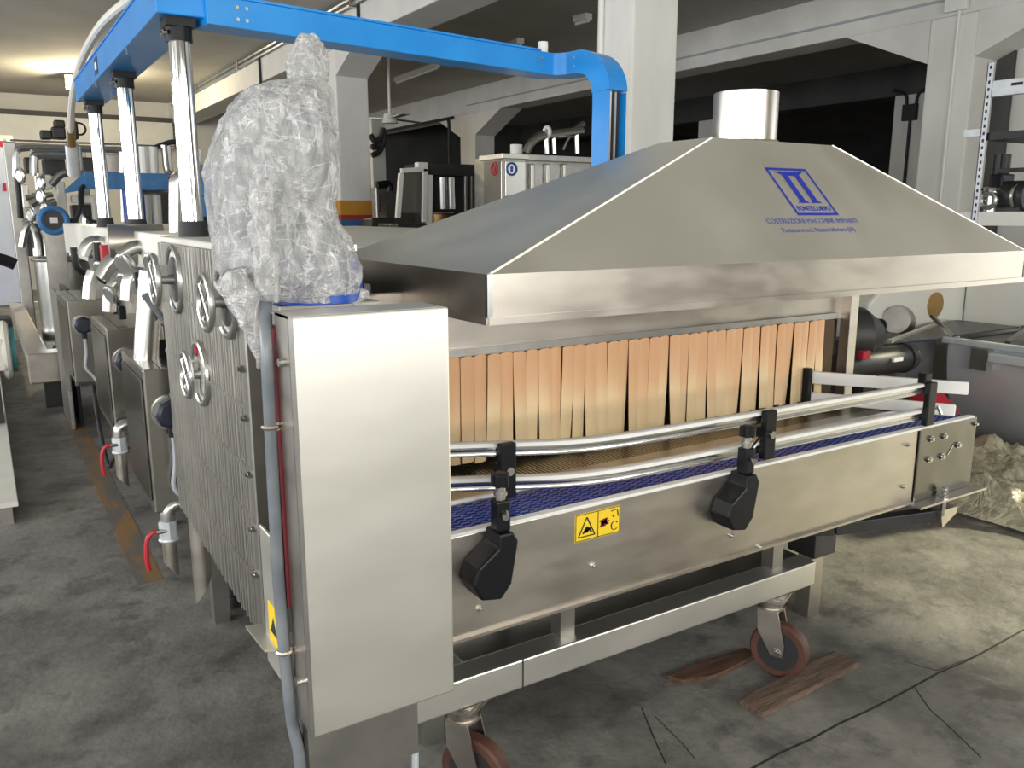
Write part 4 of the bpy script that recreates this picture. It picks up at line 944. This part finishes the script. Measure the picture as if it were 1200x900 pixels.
for (x, y, x2, y2, Y) in ((113, 284, 117, 322, 4.6), (86, 290, 90, 312, 5.6)):
    a_, b2, c_ = at(x, y, 1, Y), at(x2, y2, 1, Y), at(x2 + 12, y2 + 9, 1, Y)
    MB().tube(bez([a_, b2, c_], 5), .02, 8).build('lever', 'black_plastic', mf, True)
for (x, y, Y) in ((163, 328, 3.5), (143, 366, 4.5), (99, 341, 6.0), (191, 407, 3.4)):
    p = at(x, y, 1, Y); MB().box(p.x - .018, p.x + .018, p.y - .02, p.y + .02, p.z - .035, p.z + .03).build('cap', 'black_plastic', mf, bevel=.006)
pxtube('rod', [(168, 345), (192, 375)], 3.3, .012, 'grey_conduit', mf)
# tall bent pipe beside the first column
t = thing('bent_pipe', 'bright bent steel pipe rising beside the nearest column', 'pipe', at(206, 285, 1, 3.6))
pxtube('pipe', [(206, 292), (206, 230), (207, 212), (215, 207), (228, 207)], 3.6, .026, 'steel_bright', t, 14)
pxtube('pipe', [(231, 270), (230, 215), (231, 175)], 3.9, .018, 'steel_bright', t, 12)
t = thing('blue_pump', 'small blue pump behind the nearest column', 'pump', at(236, 225, 1, 4.4))
p = at(236, 212, 1, 4.4); m = MB(); m.cyl(p + Vector((0, -.1, 0)), p + Vector((0, .14, 0)), .075, n=20); m.build('motor', 'dull_blue', t, True)
p = at(236, 232, 1, 4.4); m = MB(); m.cyl(p + Vector((0, 0, .06)), p + Vector((0, 0, -.09)), .05, .04, 18); m.build('pump_body', 'dull_blue', t, True)
p = at(218, 208, 1, 4.2); m = MB(); m.bar(p, at(242, 206, 1, 4.2), .06, .03); m.build('flange', 'dull_blue', t)
pxtube('stem', [(236, 240), (238, 275)], 4.4, .03, 'black_plastic', t)

# ================================================================== pipework plant at the far left
Yp = 10.5
rk = thing('pipework_plant', 'stainless process plant with looping pipes and dark motors by the back wall', 'process plant', (1.6, Yp, 0))
for (x0, x1, y0, y1, Y, dp, mm, nm) in [(12, 205, 163, 172, 12.0, .15, 'steel_dark', 'top_beam'), (18, 24, 166, 345, 12.0, .1, 'steel_dark', 'frame_post'), (100, 104, 172, 300, 12.0, .1, 'steel_dark', 'frame_post'), (200, 206, 165, 300, 12.0, .1, 'steel_dark', 'frame_post'),
        (28, 46, 184, 203, 11.4, .3, 'black_machine', 'motor_box'), (50, 78, 186, 206, 11.4, .3, 'black_machine', 'motor_box'), (90, 112, 184, 204, 11.4, .3, 'black_machine', 'motor_box'), (124, 142, 180, 203, 11.2, .3, 'steel_dark', 'motor_box'), (160, 200, 205, 262, 11.4, .3, 'black_machine', 'motor_box'), (84, 114, 240, 262, 11.2, .3, 'black_machine', 'motor_box'), (60, 76, 268, 292, 10.8, .3, 'steel_h', 'valve_block'),
        (66, 80, 213, 252, 11.0, .2, 'white_paint', 'control_box'), (84, 115, 229, 238, 11.0, .2, 'white_paint', 'control_box'), (108, 122, 232, 262, 10.9, .2, 'white_paint', 'control_box'), (24, 36, 216, 244, 11.2, .2, 'steel_h', 'control_box'), (40, 62, 204, 222, 11.0, .2, 'steel_h', 'valve_block'), (28, 52, 262, 300, 10.8, .25, 'black_machine', 'motor_box'), (36, 54, 226, 258, 10.9, .2, 'steel_dark', 'motor_box')]:
    a_, b2 = at(x0, y0, 1, Y), at(x1, y1, 1, Y)
    z0 = min(a_.z, b2.z) if nm != 'frame_post' else 0
    MB().box(a_.x, b2.x, Y, Y + dp, z0, max(a_.z, b2.z)).build(nm, mm, rk, bevel=.012)
for pts, Y, r, mm in [([(19, 208), (19, 182), (26, 174), (60, 174), (145, 176)], 10.6, .035, 'steel_bright'), ([(40, 206), (40, 186), (44, 182), (78, 182)], 10.6, .045, 'steel_bright'), ([(60, 217), (74, 204), (100, 204), (144, 206)], 10.5, .04, 'steel_bright'),
        ([(48, 204), (47, 225), (52, 238), (66, 236)], 10.5, .04, 'steel_bright'), ([(20, 208), (22, 225), (24, 256)], 10.6, .03, 'black_rubber'), ([(28, 262), (38, 256), (50, 254)], 10.4, .035, 'steel_bright'), ([(168, 172), (171, 220), (173, 262)], 10.2, .05, 'white_paint'), ([(179, 172), (182, 220), (185, 262)], 10.2, .05, 'white_paint'), ([(192, 170), (195, 198), (200, 204)], 10.2, .035, 'steel_bright'),
        ([(165, 225), (200, 225)], 10.1, .03, 'steel_bright'), ([(160, 208), (200, 208)], 10.15, .03, 'steel_bright'), ([(165, 180), (195, 168), (208, 166)], 10.4, .03, 'black_rubber'), ([(143, 178), (146, 260)], 10.3, .035, 'steel_bright'), ([(26, 290), (30, 270), (36, 264), (42, 280), (44, 300)], 10.2, .04, 'steel_bright'), ([(66, 300), (68, 275), (74, 268), (82, 270), (84, 300)], 10.2, .04, 'steel_bright'), ([(36, 240), (44, 236), (56, 240), (58, 250)], 10.3, .04, 'steel_bright'), ([(90, 172), (92, 200)], 10.6, .05, 'galv'), ([(30, 232), (62, 228)], 10.5, .03, 'steel_bright'), ([(56, 300), (54, 280), (50, 270)], 10.1, .03, 'steel_bright'), ([(78, 290), (92, 282), (100, 270), (100, 255)], 10.0, .035, 'steel_bright')]:
    pxtube('pipe', pts, Y, r, mm, rk)
for (x, y, r) in ((24, 206, .07), (48, 214, .06), (48, 230, .07), (98, 258, .08), (52, 244, .06), (36, 252, .06), (76, 262, .05)):
    p = at(x, y, 1, 10.2); m = MB(); m.ring(p, (1, .5, .1), r, .015, 18, 8); m.disc(p, (1, .5, .1), r * .8, .03, 16); m.build('clamp_ferrule', 'steel_bright', rk, True)
t = thing('blue_header', 'dull blue overhead header beam among the far pipework', 'beam', at(140, 220, 1, 10.0))
P = atY([(76, 223), (100, 212), (196, 213)], 9.95)
MB().bar(P[1], P[2], .15, .17).build('beam', 'dull_blue', t); MB().prism([P[1] + Vector((0, 0, .085)), P[1] - Vector((0, 0, .085)), P[0] - Vector((0, 0, .03)), P[0] + Vector((0, 0, .0))], (0, .1, 0)).build('taper', 'dull_blue', t)
m = MB(); m.cyl(P[1] + Vector((.45, 0, -.05)), P[1] + Vector((.45, 0, -.55)), .11, n=16); m.build('motor', 'motor_blue', t, True)
t = thing('pump_motor', 'round dark blue pump motor with a pale centre in front of the pipework', 'motor', at(62, 275, 1, 8.6))
p = at(63, 258, 1, 8.6); m = MB(); m.cyl(p, p + Vector((0, .3, 0)), .125, n=28); m.ring(p, (0, 1, 0), .105, .028); m.build('cowl', 'dull_blue', t, True)
MB().disc(p + Vector((0, -.002, 0)), (0, 1, 0), .10, .01).build('grille', 'black_machine', t, True); MB().box(p.x - .08, p.x + .08, p.y + .08, p.y + .24, 0, p.z - .1).build('pedestal', 'steel_dark', t)
MB().box(p.x - .03, p.x + .03, p.y - .012, p.y - .007, p.z - .025, p.z + .025).build('label', 'label_white', t)
tag(pxtube('black_cable', [(72, 252), (80, 258), (88, 257), (94, 245), (94, 225), (98, 218)], [8.6, 8.8, 9.1, 9.5, 9.8, 9.9], .022, 'black_rubber', None), 'black cable looping from the round pump motor up to the blue header', 'cable')
tag(pxtube('black_cable', [(97, 219), (97, 243), (102, 255), (112, 260), (118, 259)], 9.88, .018, 'black_rubber', None), 'short black cable hanging below the blue header', 'cable')
# dark motor on the top beam
t = thing('beam_motor', 'dark motor sitting on the top beam of the far plant', 'motor', at(75, 163, 1, 12.0))
for x0, x1, y0, y1 in ((47, 62, 152, 163), (60, 78, 148, 163), (63, 77, 140, 150), (80, 93, 141, 163)):
    a_, b2 = at(x0, y0, 1, 12.0), at(x1, y1, 1, 12.0); MB().box(a_.x, b2.x, 12.0, 12.2, b2.z, a_.z).build('housing', 'black_machine', t, bevel=.02)
p = at(93, 151, 1, 11.95); MB().ring(p, (0, 1, 0), .07, .012).build('cable_loop', 'black_rubber', t, True)
# steel tank
p = at(80, 303, 1, 9.3); r = .30; zt = p.z
t = thing('steel_tank', 'open polished steel tank behind the last switch box', 'tank', (p.x, 9.3, 0))
m = MB(); m.tube([(p.x, 9.3, .35), (p.x, 9.3, zt), (p.x, 9.3, zt), (p.x, 9.3, .45)], [r, r, r - .01, r - .01], 36, False); m.build('wall', 'steel_bright', t, True)
MB().disc((p.x, 9.3, .45), (0, 0, 1), r - .01, .01, 36).build('bottom', 'steel_dark', t); MB().ring((p.x, 9.3, zt), (0, 0, 1), r + .012, .018, 36).build('rim', 'steel_bright', t, True)
for k in range(3): q = R(30 + 120 * k); MB().cyl((p.x + .24 * math.cos(q), 9.3 + .24 * math.sin(q), 0), (p.x + .24 * math.cos(q), 9.3 + .24 * math.sin(q), .4), .03).build('leg', 'steel_dark', t, True)
a_, b2 = at(54, 291, 1, 9.9), at(84, 303, 1, 9.9)
# stainless floor beam with foot beside the boxes
t = thing('floor_frame', 'low grey steel floor frame with a thick foot next to the last switch box', 'frame', (.4, 9.6, 0))
q0, q1 = at(33, 363, 2, .55), at(62, 428, 2, .42)
MB().bar((.30, 12.6, .42), (.30, 8.0, .42), .16, .10).build('long_beam', 'steel_side', t, bevel=.01)
MB().box(.22, .62, 7.78, 8.02, .22, .47).build('foot_block', 'steel_side', t, bevel=.01)
MB().bar((.30, 12.5, .42), (.75, 12.5, .42), .08, .1).build('cross_beam', 'steel_h', t); MB().box(.25, .35, 12.4, 12.5, 0, .37).build('leg', 'steel_dark', t); MB().box(.32, .5, 7.83, 7.97, 0, .22).build('leg', 'black_machine', t)
t = thing('panel_stack', 'dark upright sheet panels leaning behind the last switch box', 'panels', (.48, 7.3, 0))
for k, xx in enumerate((.43, .50)): MB().box(xx, xx + .03, 6.9 + k * .2, 7.6 + k * .1, .3 - .3, 1.02 + .02 * k).build('panel', ('steel_dark', 'black_machine')[k], t, bevel=.005); MB().box(xx - .004, xx + .02, 6.88 + k * .2, 6.9 + k * .2, .3, 1.02).build('edge_trim', 'steel_bright', t)
# pale blue panel at the far left
p = at(30, 358, 2, 0); yy = p.y
t = thing('tall_panel', 'tall pale blue door-like panel with red stickers at the aisle end', 'panel', (p.x - .3, yy, 0))
MB().box(p.x - .75, p.x, yy, yy + .06, 0.02, 2.82).build('leaf', 'pale_blue_panel', t); MB().box(p.x, p.x + .1, yy - .02, yy + .1, 0, 2.86).build('frame', 'cream_panel', t)
MB().box(p.x - .75, p.x + .1, yy, yy + .1, 2.82, 2.9).build('frame', 'cream_panel', t)
for x0, y0, x1, y1 in ((-2, 165, 6, 172), (3, 214, 8, 224)):
    a_, b2 = at(x0, y0, 1, yy - .01), at(x1, y1, 1, yy - .01); MB().box(a_.x, b2.x, yy - .01, yy, b2.z, a_.z).build('sticker', 'red', t)
# unit at the left edge on a rail
t = thing('edge_unit', 'cream machine with a teal wheel guard standing on a pale rail', 'machine', (-.1, 6.9, 0))
a_, b2 = at(-12, 398, 1, 6.8), at(10, 435, 1, 6.8)
MB().box(a_.x - .3, b2.x, 6.8, 7.3, b2.z, a_.z).build('body', 'cream_panel', t, bevel=.02); MB().box(a_.x - .28, b2.x - .06, 6.85, 7.25, .125, b2.z).build('pedestal', 'black_machine', t)
pz = at(12, 403, 1, 6.8); m = MB(); m.cyl((b2.x, 7.0, pz.z - .06), (b2.x + .06, 7.0, pz.z - .06), .17, n=24); m.build('wheel_guard', 'teal', t, True)
m = MB(); m.ring((b2.x + .0, 7.0, pz.z - .06), (1, 0, 0), .19, .03); m.build('guard_rim', 'cream_panel', t, True)
a_ = at(0, 382, 1, 6.9); MB().box(a_.x - .3, a_.x + .08, 6.95, 7.25, pz.z + .03, pz.z + .16).build('motor', 'black_machine', t, bevel=.02)
MB().box(-.10, .02, 4.9, 11, .09, .12).build('rail_top', 'cream_panel', t, bevel=.004); MB().box(-.07, -.01, 4.9, 11, 0, .09).build('rail_web', 'steel_dark', t)
ha = thing('control_handle', 'black handle arm reaching in from the aisle side', 'handle', at(-6, 302, 1, 6.5)); pxtube('arm', [(-6, 302), (8, 306), (18, 310)], 6.5, .04, 'black_plastic', ha)

# ================================================================== machines in the dark bay
def pxbox(x0, y0, x1, y1, Y, dp, name, m, parent, to_floor=False, bevel=.01):
    a_, b2 = at(x0, (y0 + y1) / 2, 1, Y), at(x1, (y0 + y1) / 2, 1, Y); zt, zb = at((x0 + x1) / 2, y0, 1, Y).z, at((x0 + x1) / 2, y1, 1, Y).z
    return MB().box(a_.x, b2.x, Y, Y + dp, 0 if to_floor else zb, zt).build(name, m, parent, bevel=bevel)
Ym = 8.8
t = thing('dough_mixer', 'black spiral mixer with a slanted pale guard frame and bowl', 'mixer', at(510, 350, 1, Ym))
t.location.z = 0
pxbox(505, 194, 564, 262, Ym + .1, .45, 'column', 'black_machine', t, True)
pxbox(498, 192, 566, 206, Ym, .55, 'head', 'black_machine', t)
pxbox(466, 262, 566, 290, Ym, .55, 'base', 'black_machine', t, True)
pxbox(468, 204, 497, 250, Ym + .1, .03, 'guard_window', 'grey_glass', t)
for pts in ([(466, 255), (470, 203)], [(470, 200), (500, 198)], [(498, 198), (497, 260)], [(504, 205), (503, 262)]): MB().bar(at(*pts[0], 1, Ym), at(*pts[1], 1, Ym), .05, .05).build('guard_bar', 'white_paint', t)
pxbox(490, 190, 502, 198, Ym - .02, .1, 'latch', 'white_plastic', t)
for x in (519, 528): pxtube('spiral_shaft', [(x, 208), (x + 1, 245)], Ym + .1, .05, 'steel_bright', t)
pxbox(545, 206, 549, 250, Ym - .02, .04, 'trim_strip', 'steel_dark', t); pxbox(552, 206, 555, 250, Ym - .02, .04, 'trim_strip', 'steel_dark', t)
p = at(513, 250, 1, Ym + .15); m = MB(); m.tube([p - Vector((0, 0, .3)), p, p, p - Vector((0, 0, .25))], [.17, .2, .19, .17], 28, False); m.build('bowl', 'brass', t, True); MB().ring(p, (0, 0, 1), .2, .012, 28).build('bowl_rim', 'steel_bright', t, True)
Ys = 7.0
t = thing('stainless_cabinet', 'tall stainless cabinet with round labels and pipes on its roof', 'cabinet', at(620, 350, 1, Ys)); t.location.z = 0
c0_ = at(590, 220, 1, Ys); c1_ = at(566, 220, 0, c0_.x); xr = at(616, 220, 1, Ys).x; ztop = at(590, 186, 1, Ys).z
MB().box(c0_.x + .01, xr, Ys + .01, c1_.y, 0.08, ztop).build('carcass', 'steel_dark', t)
MB().box(c0_.x - .004, c0_.x + .009, Ys + .03, c1_.y - .02, .1, ztop - .02).build('side_door', 'cab_steel', t, bevel=.004)
MB().box(c0_.x + .02, xr - .01, Ys - .01, Ys + .009, .1, ztop - .02).build('front_door', 'cab_steel', t, bevel=.004)
MB().box(c0_.x - .03, xr + .02, Ys - .03, c1_.y + .02, ztop, ztop + .05).build('roof_lip', 'steel', t, bevel=.006)
for xx in (c0_.x + .05, xr - .05): MB().cyl((xx, Ys + .1, 0), (xx, Ys + .1, .09), .025).build('foot', 'black_rubber', t, True)
a_ = at(616, 180, 1, Ys); b2 = at(682, 180, 1, Ys)
MB().box(a_.x, b2.x + .3, Ys + .25, Ys + 1.0, 0, a_.z - .05).build('side_body', 'steel_dark', t)
MB().box(a_.x, b2.x + .3, Ys + .1, Ys + 1.0, a_.z - .05, a_.z).build('roof', 'steel_dark', t)
for x0, x1 in ((622, 627), (640, 645), (660, 664)): pxbox(x0, 192, x1, 250, Ys + .2, .05, 'rib', 'steel', t)
for x, y, mm in ((579, 198, 'red'), (600, 198, 'motor_blue')):
    if mm == 'red':
        p = at(x, y, 0, c0_.x - .006); MB().ring(p, (1, 0, 0), .055, .010, 24, 6).build('round_label', mm, t, True); MB().box(p.x - .004, p.x + .001, p.y - .012, p.y + .012, p.z - .03, p.z + .03).build('label_mark', mm, t)
    else:
        p = at(x, y, 1, Ys - .014); MB().ring(p, (0, 1, 0), .055, .010, 24, 6).build('round_label', mm, t, True); MB().box(p.x - .012, p.x + .012, p.y - .001, p.y + .004, p.z - .03, p.z + .03).build('label_mark', mm, t)
p = at(605, 178, 1, Ys + .2); MB().cyl(p - Vector((0, 0, .06)), p + Vector((0, 0, .07)), .06, n=20).build('roof_stub', 'white_plastic', t, True)
pxtube('roof_pipe', [(616, 180), (622, 168), (632, 160), (650, 157), (682, 153)], Ys + .3, .045, 'steel_bright', t); pxtube('roof_pipe', [(640, 156), (641, 180)], Ys + .3, .03, 'steel_bright', t); pxtube('roof_pipe', [(649, 160), (650, 180)], Ys + .3, .025, 'steel_bright', t)
pxtube('roof_pipe', [(660, 176), (666, 163), (672, 158)], Ys + .3, .015, 'steel_bright', t); pxtube('roof_hose', [(672, 156), (676, 150), (684, 145)], Ys + .4, .03, 'steel_bright', t); pxtube('roof_pipe', [(676, 157), (677, 180)], Ys + .3, .03, 'steel_bright', t)
p = at(641, 155, 1, Ys + .3); MB().ring(p, (1, 0, 0), .05, .02).build('clamp', 'white_plastic', t, True)
p = at(594, 233, 1, Ys - .012); MB().cyl(p, p + Vector((0, -.05, 0)), .03, n=12).build('knob', 'brass', t, True)
t = thing('hand_truck', 'grey hand pallet truck with a black grip by the banded pillar', 'truck', at(448, 350, 1, 9.5)); t.location.z = 0
pxtube('grip', [(442, 217), (455, 216), (457, 224)], 9.5, .045, 'black_plastic', t); pxbox(441, 220, 454, 256, 9.5, .15, 'mast', 'steel_dark', t); pxbox(436, 256, 462, 300, 9.5, .3, 'body', 'black_machine', t, True)
pxbox(444, 228, 446, 248, 9.47, .03, 'slot', 'black_rubber', t)
t = thing('wall_cables', 'bundle of curled black cables on the wall behind the banded pillar', 'cables', at(440, 180, 1, 14.5))
for pts in ([(434, 158), (440, 166), (447, 160), (449, 150)], [(436, 182), (444, 178), (449, 168), (450, 155)], [(435, 172), (442, 172), (446, 166)]): pxtube('cable', pts, 14.5, .05, 'black_rubber', t)
struct(MB().box(6.2, 6.45, 14.6, 15.2, 0, 3.3).build('trim_6', 'wall'))

# ================================================================== right side: shelving, kneading trough, motor, plastic, planks
SX = 6.2
sh = thing('metal_shelving', 'galvanised slotted shelving rack with black parts on it', 'shelving', (6.6, 3.1, 0))
def post(x, y, top):
    m = MB(); m.box(x - .03, x + .03, y - .003, y + .003, 0, top); m.box(x - .03, x - .024, y - .04, y + .003, 0, top)
    o = m.build('upright', 'galv', sh)
    hm = MB(); z = 1.5
    while z < top - .03: hm.box(x - .010, x + .010, y - .0045, y - .003, z, z + .022); hm.box(x - .0315, x - .03, y - .028, y - .014, z, z + .022); z += .05
    h = hm.build('slots', 'black_rubber', o); h['kind'] = 'stuff'
py = 3.47; post(SX, py, 2.64); post(SX + .9, py + .02, 2.64)
post(SX + .02, 2.5, 2.64)
a_ = at(1170, 103, 0, SX)
MB().box(SX - .02, SX + .02, 2.5, py, a_.z - .06, a_.z + .05).build('beam', 'galv', sh, bevel=.004)
for k in range(4): MB().box(SX - .0215, SX - .02, py - .25 - k * .14, py - .17 - k * .14, a_.z, a_.z + .02).build('beam_slot', 'black_rubber', sh)
a_ = at(1165, 155, 0, SX); MB().box(SX, SX + .9, 2.5, py, a_.z - .05, a_.z).build('shelf_board', 'black_machine', sh); MB().box(SX - .02, SX + .02, py, py + .13, a_.z - .02, a_.z + .03).build('beam_end', 'galv', sh)
zt = at(1170, 248, 0, SX).z; MB().box(SX - .02, SX + .9, 2.5, py + .1, zt - .10, zt).build('shelf_board', 'white_paint', sh, bevel=.004)
MB().box(SX + .25, SX + .28, 2.5, py, at(1170, 200, 0, SX + .25).z - .015, at(1170, 200, 0, SX + .25).z + .015).build('tie_rod', 'black_machine', sh)
t = thing('black_motor', 'black motor with a finned drum lying on the white shelf', 'motor', (SX + .25, 3.15, zt))
p = at(1180, 230, 0, SX + .2); m = MB(); m.cyl((SX + .2, p.y - .16, zt + .11), (SX + .2, p.y + .08, zt + .11), .11, n=20); m.build('drum', 'black_machine', t, True)
m = MB(); m.box(SX + .12, SX + .28, p.y + .0, p.y + .1, zt + .16, zt + .27); m.build('terminal_box', 'black_plastic', t, bevel=.01); MB().ring((SX + .14, p.y - .1, zt + .11), (0, 1, 0), .08, .012).build('band', 'steel_bright', t, True); MB().box(SX + .12, SX + .28, p.y - .14, p.y + .06, zt, zt + .03).build('foot', 'black_machine', t)
t = thing('steel_fitting', 'polished pipe fitting beside the black motor on the white shelf', 'fitting', (SX + .15, 3.33, zt))
p = at(1161, 235, 0, SX + .1); m = MB(); m.cyl((SX + .1, p.y, zt), (SX + .1, p.y, zt + .16), .05, n=16); m.ring((SX + .1, p.y, zt + .16), (0, 0, 1), .055, .015); m.ring((SX + .04, p.y - .02, zt + .08), (1, 0, 0), .05, .018); m.build('body', 'steel_bright', t, True)
for px, lab in ((1170, 'black tube standing on the white shelf beside the slotted rack upright'), (1178, 'black tube standing on the white shelf close behind the black motor')):
    p = at(px, 195, 0, SX + .36); tag(MB().cyl((SX + .36, p.y, zt), (SX + .36, p.y, zt + .42), .035, n=14).build('black_tube', 'black_machine', None, True), lab, 'tube', 'black tubes on the white shelf')
# kneading trough
TY = 2.97; xL = 5.15; YN = 1.95
tr_ = thing('kneading_trough', 'grey stainless trough machine with dark open top and white housing', 'trough machine', (5.6, 2.5, 0))
m = MB(); vs = []; n = 14                               # belly: the wall curves in towards the floor
for i in range(n + 1):
    q = R(90) * i / n; vs += [(xL + .45 * (1 - math.cos(q)), YN, .80 - .70 * math.sin(q)), (xL + .45 * (1 - math.cos(q)), TY, .80 - .70 * math.sin(q))]
m.add(vs, [(2 * i, 2 * i + 1, 2 * i + 3, 2 * i + 2) for i in range(n)]); m.build('trough_belly', 'steel_matte', tr_, True)
for yy in (YN, TY - .012): m = MB(); m.prism([Vector((v[0], yy, v[2])) for v in vs[::2]] + [Vector((6.05, yy, .10)), Vector((6.05, yy, .80))], (0, .012, 0)); m.build('trough_end', 'steel_dark', tr_)
MB().box(6.04, 6.06, YN, TY, .10, .84).build('trough_back', 'steel_dark', tr_)
MB().box(xL - .03, xL + .02, YN, TY + .02, .79, .83).build('front_rim', 'galv', tr_, bevel=.008)
MB().bar((xL - .05, TY - .30, .745), (xL - .05, YN, .745), .04, .06).build('grip_bar', 'steel_matte', tr_, bevel=.01)
MB().box(xL - .07, xL + .02, TY - .30, TY - .20, .66, .79).build('grip_bracket', 'steel_dark', tr_)
MB().prism([(xL + .02, TY, .79), (xL + .02, YN, .79), (6.04, YN, .79), (6.04, TY, .79)], (0, 0, .01)).build('interior_shade', 'dark_sheet', tr_)  # flat dark sheet painted as the shaded open inside of the trough
lp = [Vector((4.62, 3.02, .82)), Vector((xL, TY + .01, .82)), Vector((6.04, TY + .01, .82)), Vector((6.04, 3.42, .82)), Vector((5.9, 3.42, .82))]
MB().prism(lp, (0, 0, .01)).build('lid', 'dark_sheet', tr_)
MB().bar(lp[0] + Vector((0, 0, .015)), lp[4] + Vector((0, 0, .015)), .03, .02).build('lid_edge', 'steel_h', tr_)
MB().bar((xL + .03, TY - .02, .83), (xL + .03, TY + .14, .95), .022, .022).build('lid_stay', 'steel_bright', tr_); MB().bar((xL + .15, TY - .30, .81), (xL + .55, TY - .28, .92), .035, .035).build('lid_stay', 'steel_bright', tr_)
bky = 3.44
MB().box(6.065, 6.15, YN, 3.40, .1, 1.30).build('housing', 'white_paint', tr_, bevel=.02)
MB().prism([(5.0, bky, .1), (6.15, bky, .1), (6.15, bky, 1.30), (5.3, bky, 1.24), (5.0, bky, 1.0)], (0, .25, 0)).build('side_housing', 'white_paint', tr_, bevel=.02)
MB().box(4.62, xL - .005, TY + .06, 3.42, .05, .815).build('gear_case', 'dark_sheet', tr_, bevel=.02)
for xx in (xL + .1, xL + .85): MB().box(xx, xx + .08, 2.2, 2.28, 0, .2).build('foot', 'steel_dark', tr_)
MB().box(4.7, 4.8, 3.1, 3.2, 0, .06).build('foot', 'steel_dark', tr_)
p = at(1095, 357, 1, bky); MB().disc(p, (0, 1, 0), .09, .03).build('brown_cap', 'brass', tr_, True)
for x, y in ((1030, 382), (1027, 400)):
    p = at(x, y, 1, 3.40); MB().disc(p, (.3, 1, 0), .05, .03).build('black_button', 'black_plastic', tr_, True)
m = MB(); p = at(1022, 395, 1, 3.62); m.tube([p + Vector((0, .1, 0)), p, p - Vector((0, .1, 0)), p - Vector((0, .16, 0))], [.26, .26, .23, .17], 30); m.build('round_cover', 'white_paint', tr_, True)
m = MB(); p = at(1050, 375, 1, 3.36); m.cyl(p, p + Vector((.12, .07, -.03)), .09, .12, n=18); m.build('spindle_cone', 'steel_dark', tr_, True)
# black motor in front of it
Yb = 3.0
t = thing('drive_motor', 'black drive motor with a small white plate beside the trough', 'motor', at(1020, 480, 1, Yb)); t.location.z = 0
p, q = at(985, 430, 1, Yb), at(1062, 430, 1, Yb)
m = MB(); m.cyl(p, Vector((q.x, q.y, p.z)), .085, n=26); m.cyl(Vector((q.x - .06, q.y, p.z)), Vector((q.x + .02, q.y, p.z)), .095, .08, n=26); m.build('body', 'black_machine', t, True)
a_ = at(1055, 421, 1, Yb - .1); MB().box(a_.x - .06, a_.x + .03, Yb - .1, Yb - .08, a_.z - .012, a_.z + .012).build('name_plate', 'label_white', t)
p = at(1008, 393, 1, Yb + .1); m = MB(); m.tube([p + Vector((-.05, .05, 0)), p, p + Vector((.10, -.02, 0))], [.18, .17, .10], 26); m.build('flywheel', 'black_machine', t, True)
MB().box(p.x - .1, p.x + .2, Yb - .02, Yb + .15, 0, at(1020, 440, 1, Yb).z).build('stand', 'black_machine', t)
p = at(1012, 415, 1, Yb - .09); MB().box(p.x - .03, p.x + .04, p.y - .02, p.y + .02, p.z - .03, p.z + .02).build('red_tag', 'red', t, bevel=.006)
p, q = at(1060, 460, 1, 2.95), at(1098, 475, 1, 2.95)
t = thing('red_machine_part', 'bright red machine part showing between the white product guides', 'machine part', (p.x + .1, 2.9, 0))
MB().prism([(p.x, 2.8, p.z), (p.x + .15, 2.8, p.z + .02), (q.x, 2.8, q.z), (q.x, 2.8, q.z - .12), (p.x, 2.8, p.z - .15)], (0, .12, 0)).build('casing', 'red', t, bevel=.01); MB().box(p.x + .02, q.x - .05, 2.82, 2.9, 0, p.z - .14).build('stand', 'black_machine', t)
# crumpled plastic sheet on the floor
m = MB(); nx, ny = 60, 36; vs = []
for i in range(nx + 1):
    for j_ in range(ny + 1):
        u_, v_ = i / nx, j_ / ny; x = 4.30 + u_ * .92; y = 1.75 + v_ * 1.05
        e = min(u_, 1 - u_, v_, 1 - v_) * 2
        z = .02 + min(1, e * 3) * (.08 + .12 * u_ + .12 * noise.noise(Vector((x * 3, y * 3, 0))) + .09 * abs(noise.noise(Vector((x * 8, y * 9, 3)))) + .05 * abs(noise.noise(Vector((x * 20, y * 20, 3)))))
        vs.append((x + .05 * noise.noise(Vector((x * 4, y * 4, 7))), y + .06 * noise.noise(Vector((x * 4, y * 4, 9))), max(z, .012)))
m.add(vs, [(i * (ny + 1) + j_, (i + 1) * (ny + 1) + j_, (i + 1) * (ny + 1) + j_ + 1, i * (ny + 1) + j_ + 1) for i in range(nx) for j_ in range(ny)])
tag(m.build('plastic_sheet', 'film_floor', None, True, angle=180), 'heap of crumpled yellowish plastic sheet on the floor by the trough', 'plastic sheet')
t = thing('wooden_pallet', 'dark wooden pallet under the crumpled plastic sheet', 'pallet', (4.8, 2.3, 0))
for k in range(4): MB().box(4.45, 5.05, 1.95 + k * .17, 2.05 + k * .17, .05, .07).build('deck_board', 'wood_red', t)
for xx in (4.47, 4.72, 4.96): MB().box(xx, xx + .07, 1.95, 2.56, 0, .05).build('block', 'wood_red', t)
# planks
def plank(px, h, m, label):
    P = [at(x, y, 2, 0.0) for x, y in px]; P = [Vector((p.x, p.y, .001)) for p in P]
    mb = MB(); mb.prism(P, (0, 0, h)); o = mb.build('wood_plank', m, None, bevel=.002); return tag(o, label, 'plank')
plank([(866, 826), (893, 843), (1007, 782), (976, 769)], .022, 'wood', 'weathered grey-brown plank lying in front of the castor')
plank([(781, 797), (800, 803), (840, 796), (892, 770), (872, 764), (820, 781)], .018, 'wood_red', 'broken dark reddish plank under the castor')
